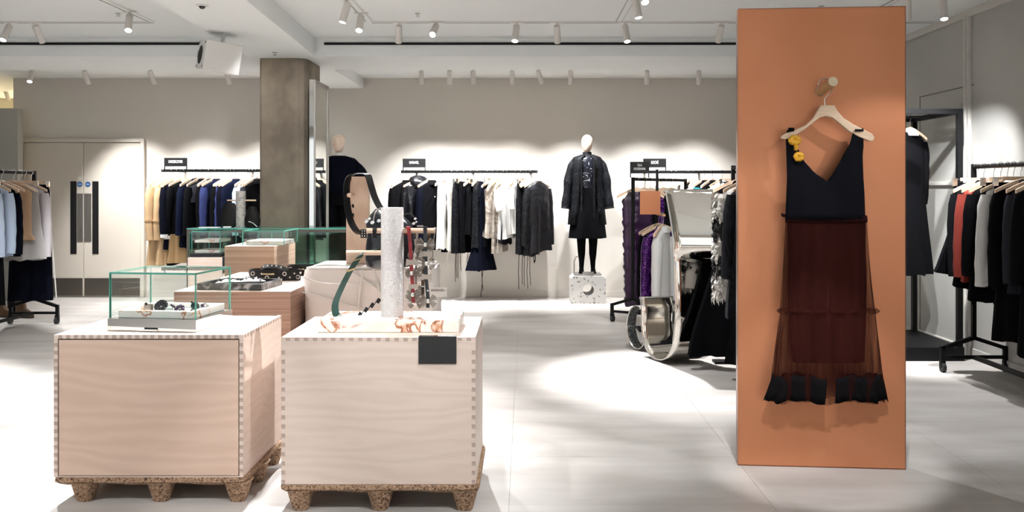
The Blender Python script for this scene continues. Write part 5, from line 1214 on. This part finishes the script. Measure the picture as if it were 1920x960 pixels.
# ------------------------------------------------------------------ bent steel sculpture
e_a, e_b = Vector((.37, -.93, 0)).normalized(), Vector((.95, -.30, 0)).normalized()
org = Vector((X(1203, 7.5), 7.5, 0))
prof = [(-.03, .50), (0, .40), (.0, .26), (.03, .14), (.10, .055), (.20, .018), (.30, .02), (.41, .06), (.49, .15), (.53, .28), (.545, .42), (.545, .60), (.535, .80), (.525, .90), (.53, 1.0), (.50, 1.2), (.455, 1.42)]
pr = smooth_path([Vector((a, 0, z)) for a, z in prof], 4)
t = thing('bent_steel_sculpture', 'tall mirror-polished bent steel sheet standing on the floor', 'sculpture', org)
rows = []
for p in pr:
    wtop = max(0, (p.z - .9) / .52); lo_, hi_ = -.035 * wtop, .36 + .04 * wtop
    if p.x < .27 and p.z < .6: hi_ = .30
    tw = min(1, max(0, (p.z - .86) / .08)); eb_ = (Vector((.98, .20, 0)) * (1 - tw) + Vector((.95, -.30, 0)) * tw).normalized()
    rows.append([e_a * p.x + eb_ * (lo_ + (hi_ - lo_) * k / 6) + Vector((0, 0, p.z)) for k in range(7)])
MB().grid(rows).build('sheet', 'bent_steel', t, 60, solid=.008)
# the bright rim along the visible edge
MB().tube([r[0] + Vector((0, 0, 0)) for r in rows], .0048, 8).build('rim', 'silver', t, 1)
# short curled ring beside it
rg = MB(); c = Vector((X(1194, 7.75), 7.75, .205)) - org
for rad, yy in (): pass
loopv = []
ax = Vector((.75, .66, 0)).normalized(); sd_ = Vector((-.66, .75, 0)).normalized()
rin = []; 
for k in range(33):
    a = 2 * PI * k / 32; rin.append((.115 * math.cos(a), .19 * math.sin(a)))
rg.grid([[c + sd_ * u + Vector((0, 0, v)) for u, v in rin], [c + ax * .05 + sd_ * u + Vector((0, 0, v)) for u, v in rin], [c + ax * .11 + sd_ * u * .98 + Vector((0, 0, v * .99)) for u, v in rin]])
rg.build('ring', 'speckled', t, 60, solid=.006)
MB().tube([c + sd_ * u + Vector((0, 0, v)) for u, v in rin[:-1]], .006, 8, closed=True).build('ring_rim', 'silver', t, 1)

# ------------------------------------------------------------------ copper panel, hanger and dress
pl, prr = Vector((X(1384, 4.523), 4.523, 0)), Vector((X(1698, 4.454), 4.454, 0)); u_ = (prr - pl); W = u_.length; rzc = math.atan2(u_.y, u_.x)
HP = 2.347
t = thing('copper_panel', 'tall free-standing satin copper panel with wooden peg', 'panel', pl, rzc)
MB().box(0, W, .002, .06, .004, HP).build('panel', 'copper', t, bevel=.002)
ed = MB().box(-.0015, -.0001, .001, .061, .0, HP).box(W + .0001, W + .0015, .001, .061, 0, HP).box(0, W, .001, .061, HP, HP + .0015).box(0, W, .001, .061, 0, .0035); ed.build('edge_trim', 'copper_edge', t)
def loc4(px, py, D): # world point to panel-local
    w = Vector((X(px, D), D, Z(py, D))); v = w - pl; ux = Vector((math.cos(rzc), math.sin(rzc), 0)); uy = Vector((-math.sin(rzc), math.cos(rzc), 0)); return Vector((v.dot(ux), v.dot(uy), v.z))
p0 = loc4(1537, 172, 4.495); p1 = loc4(1562, 153, 4.315); p0.y = .0015
pg = MB().tube([p0, p1], [.024, .0245], 28).build('peg', 'peg_wood', t, 1)
dd = (p1 - p0).normalized(); MB().tube([p1 + dd * .0002, p1 + dd * .0012], .0235, 28).build('peg_end', 'peg_end', pg, 1)
MB().tube([p0 - dd * 0, p0 + dd * .003], .0265, 28).build('peg_collar', 'silver', t, 1)
# dress hanger: outline in pixels at D = 4.395
DH = 4.395
def Wd(px, py, D=DH): return Vector((X(px, D), D, Z(py, D)))
hg = thing('wooden_hanger', 'pale wooden hanger on the copper panel peg holding dress', 'hanger', (0, 0, 0))
up = [(1464, 256), (1472, 250), (1487, 245), (1510, 235), (1522, 224), (1532, 208), (1538, 197.5), (1564, 197.5), (1569, 208), (1580, 221), (1600, 234), (1618, 243), (1634, 251), (1638, 257)]
lo_ = [(1637, 264), (1630, 265), (1612, 258), (1590, 246), (1570, 229), (1560, 221), (1548, 218), (1536, 221), (1524, 230), (1508, 243), (1490, 254), (1474, 261), (1466, 261)]
g = MB(); g.prism([(X(a, DH), Z(b, DH)) for a, b in up + lo_], DH - .011, DH + .013); g.build('arms', 'hanger_wood', hg, bevel=.004)
MB().tube(smooth_path([Wd(1547, 198), Wd(1546, 188), Wd(1547, 184), Wd(1556, 175, 4.39), Wd(1560, 166, 4.39), Wd(1556, 152, 4.39), Wd(1546, 147, 4.39), Wd(1537, 152, 4.39), Wd(1534, 160, 4.39)], 5), .0028, 8).build('hook', 'silver', hg, 1)
dr_ = thing('sleeveless_dress', 'sleeveless dress with black V-neck bodice and sheer burgundy skirt', 'dress', (0, 0, 0))
# bodice: front halves
def row_lr(y):
    L_ = lerp([(-243, 1478), (-262, 1475.5), (-300, 1476.5), (-330, 1477), (-370, 1475.5), (-410, 1474)], -y)
    R_ = lerp([(-243, 1619), (-262, 1619.5), (-300, 1619), (-330, 1620), (-370, 1623), (-410, 1625)], -y)
    if y <= 341:
        vl = lerp([(-243, 1489), (-270, 1495), (-300, 1506), (-322, 1524), (-341, 1549)], -y); vr = lerp([(-243, 1603), (-262, 1597), (-300, 1577), (-322, 1562), (-341, 1549)], -y)
    else: vl = vr = 1549
    return L_, vl, vr, R_
front = 4.355
rowsL, rowsR, rowsB = [], [], []
ys = list(range(243, 342, 7)) + [341, 350, 362, 375, 388, 400, 411]
for y in ys:
    L_, vl, vr, R_ = row_lr(y); bulge = .012 + .03 * min(1, (y - 243) / 120.)
    def dep_(px): q = (px - 1549) / 78.; return front + .040 - bulge * max(0, 1 - q * q) + .004 * math.sin(px * .23 + y * .01)
    rowsL.append([Vector((X(p, 4.375), dep_(p), Z(y, 4.375))) for p in [L_ + (vl - L_) * k / 8 for k in range(9)]])
    rowsR.append([Vector((X(p, 4.375), dep_(p), Z(y, 4.375))) for p in [vr + (R_ - vr) * k / 8 for k in range(9)]])
    if y > 341: rowsB.append([Vector((X(p, 4.40), 4.425, Z(y, 4.40))) for p in [L_ + 2 + (R_ - L_ - 4) * k / 8 for k in range(9)]])
g = MB(); g.weld = 1; g.grid(rowsL); g.grid(rowsR); bd = g.build('bodice', 'bodice', dr_, 80, solid=.004)
MB().grid(rowsB).build('back_panel', 'bodice', dr_, 60, solid=.003)
for a, b in ((1478, 1489), (1603, 1619)):
    zt = 239 if a < 1500 else 240
    MB().strip([Wd((a + b) / 2, 246, 4.374), Wd((a + b) / 2, zt + 4, 4.378), Wd((a + b) / 2, zt + 1, 4.395), Wd((a + b) / 2, zt + 5, 4.414), Wd((a + b) / 2, 275, 4.42), Wd((a + b) / 2 + (3 if a < 1500 else -3), 305, 4.423)], Vector((X(b, DH) - X(a, DH), 0, 0)) * .5, .004).build('strap', 'bodice', dr_, 60)
# skirt built as folded elliptical shells around the hanging axis
SY = 4.405; sc = SY / F
def shell(levels, name, mat, nf=11, ph=0., cx=1550, solid=0, a0=0, a1=2 * PI, ragged=0, n=96):
    rows = []
    for (y, xl, xr, d, f) in levels:
        row = []; c_ = (xl + xr) / 2; w = (xr - xl) / 2
        for k in range(n + 1):
            a = a0 + (a1 - a0) * k / n; ff = 1 + f * math.sin(nf * a + ph) + .5 * f * math.sin((2 * nf + 3) * a + 1.3 + y * .004)
            yy = y + ragged * math.sin(a * 7 + ph) + ragged * .6 * math.sin(a * 17)
            row.append(Vector((X(c_ + w * math.cos(a) * (1 + (ff - 1) * .12), SY), SY + d * math.sin(a) * ff, Z(yy, SY))))
        rows.append(row)
    return MB().grid(rows).build(name, mat, dr_, 60, solid=solid)
shell([(404, 1474, 1625, .038, 0), (410, 1473, 1626, .040, 0), (417, 1473, 1626, .041, 0)], 'waistband', 'velvet_band', solid=.003)
shell([(416, 1476, 1623, .034, .02), (460, 1478, 1622, .034, .12), (540, 1478, 1624, .034, .18), (620, 1481, 1622, .034, .22), (679, 1486, 1620, .034, .24)], 'velvet_underskirt', 'velvet', nf=7, ph=.8)
shell([(417, 1473, 1626, .040, .03), (470, 1471, 1629, .043, .10), (530, 1468, 1634, .046, .16), (584, 1464, 1640, .048, .2)], 'sheer_overskirt', 'tulle', nf=13)
shell([(578, 1462, 1643, .050, .10), (583, 1457, 1648, .053, .22), (588, 1463, 1642, .049, .12)], 'ruffle_seam', 'tulle', nf=21)
shell([(586, 1464, 1641, .048, .12), (640, 1457, 1647, .050, .2), (690, 1451, 1652, .052, .26), (712, 1449, 1655, .052, .28), (752, 1444, 1656, .052, .3)], 'sheer_lower_tier', 'tulle', nf=15, ph=.5, ragged=2.5)
for a0, a1, nm in ((PI * .98, PI * 1.475, 'hem_ruffle'), (PI * 1.53, PI * 2.02, 'hem_ruffle')):
    q = shell([(703, 1449, 1654, .054, .04), (716, 1445, 1657, .055, .08), (735, 1438, 1661, .056, .12), (750, 1432, 1664, .057, .16)], nm, 'hem_velvet', nf=15, ph=.5, a0=a0, a1=a1, ragged=3, solid=.003, n=60)
for a0, a1 in ((PI * .03, PI * .97),):
    shell([(703, 1452, 1651, .044, .10), (746, 1440, 1660, .044, .26)], 'hem_ruffle', 'hem_velvet', nf=13, ph=1.5, a0=a0 + .05, a1=PI * .42, ragged=3, n=40)
    shell([(703, 1452, 1651, .044, .10), (746, 1440, 1660, .044, .26)], 'hem_ruffle', 'hem_velvet', nf=13, ph=1.5, a0=PI * .58, a1=a1 - .05, ragged=3, n=40)
MB().strip([Wd(1474, 405, 4.40), Wd(1468, 404, 4.398), Wd(1465, 402, 4.398)], Vector((0, 0, .008)), .004).build('waist_loop', 'velvet_band', dr_)
# mustard bow
bw_ = None
for px, py, rx, rz_, n_ in ((1489, 263, 12, 10, 5), (1492, 277, 4.5, 6, 3), (1497, 294, 10, 9, 5)):
    c = Wd(px, py, 4.368); g = MB(); rn = random.Random(int(px))
    for q in range(n_):                                                # crumpled petals
        th_ = 2 * PI * q / n_ + rn.uniform(-.3, .3); rows = []
        for i in range(5):
            rad = i / 4; row = []
            for k in range(7):
                ps = th_ + (k / 6 - .5) * 2.2; wob = .35 * math.sin(k * 2.3 + q * 1.7) * rad
                row.append((c.x + rx * sc * rad * math.cos(ps) * (1 + .15 * wob), c.y - .006 - .008 * math.sin(rad * 3) + .010 * wob, c.z + rz_ * sc * rad * math.sin(ps) * (1 + .2 * wob)))
            rows.append(row)
        g.grid(rows)
    o = g.build('flower_knot', 'mustard', dr_, 60, solid=.002); o['label'] = 'mustard yellow fabric flower on the left strap'
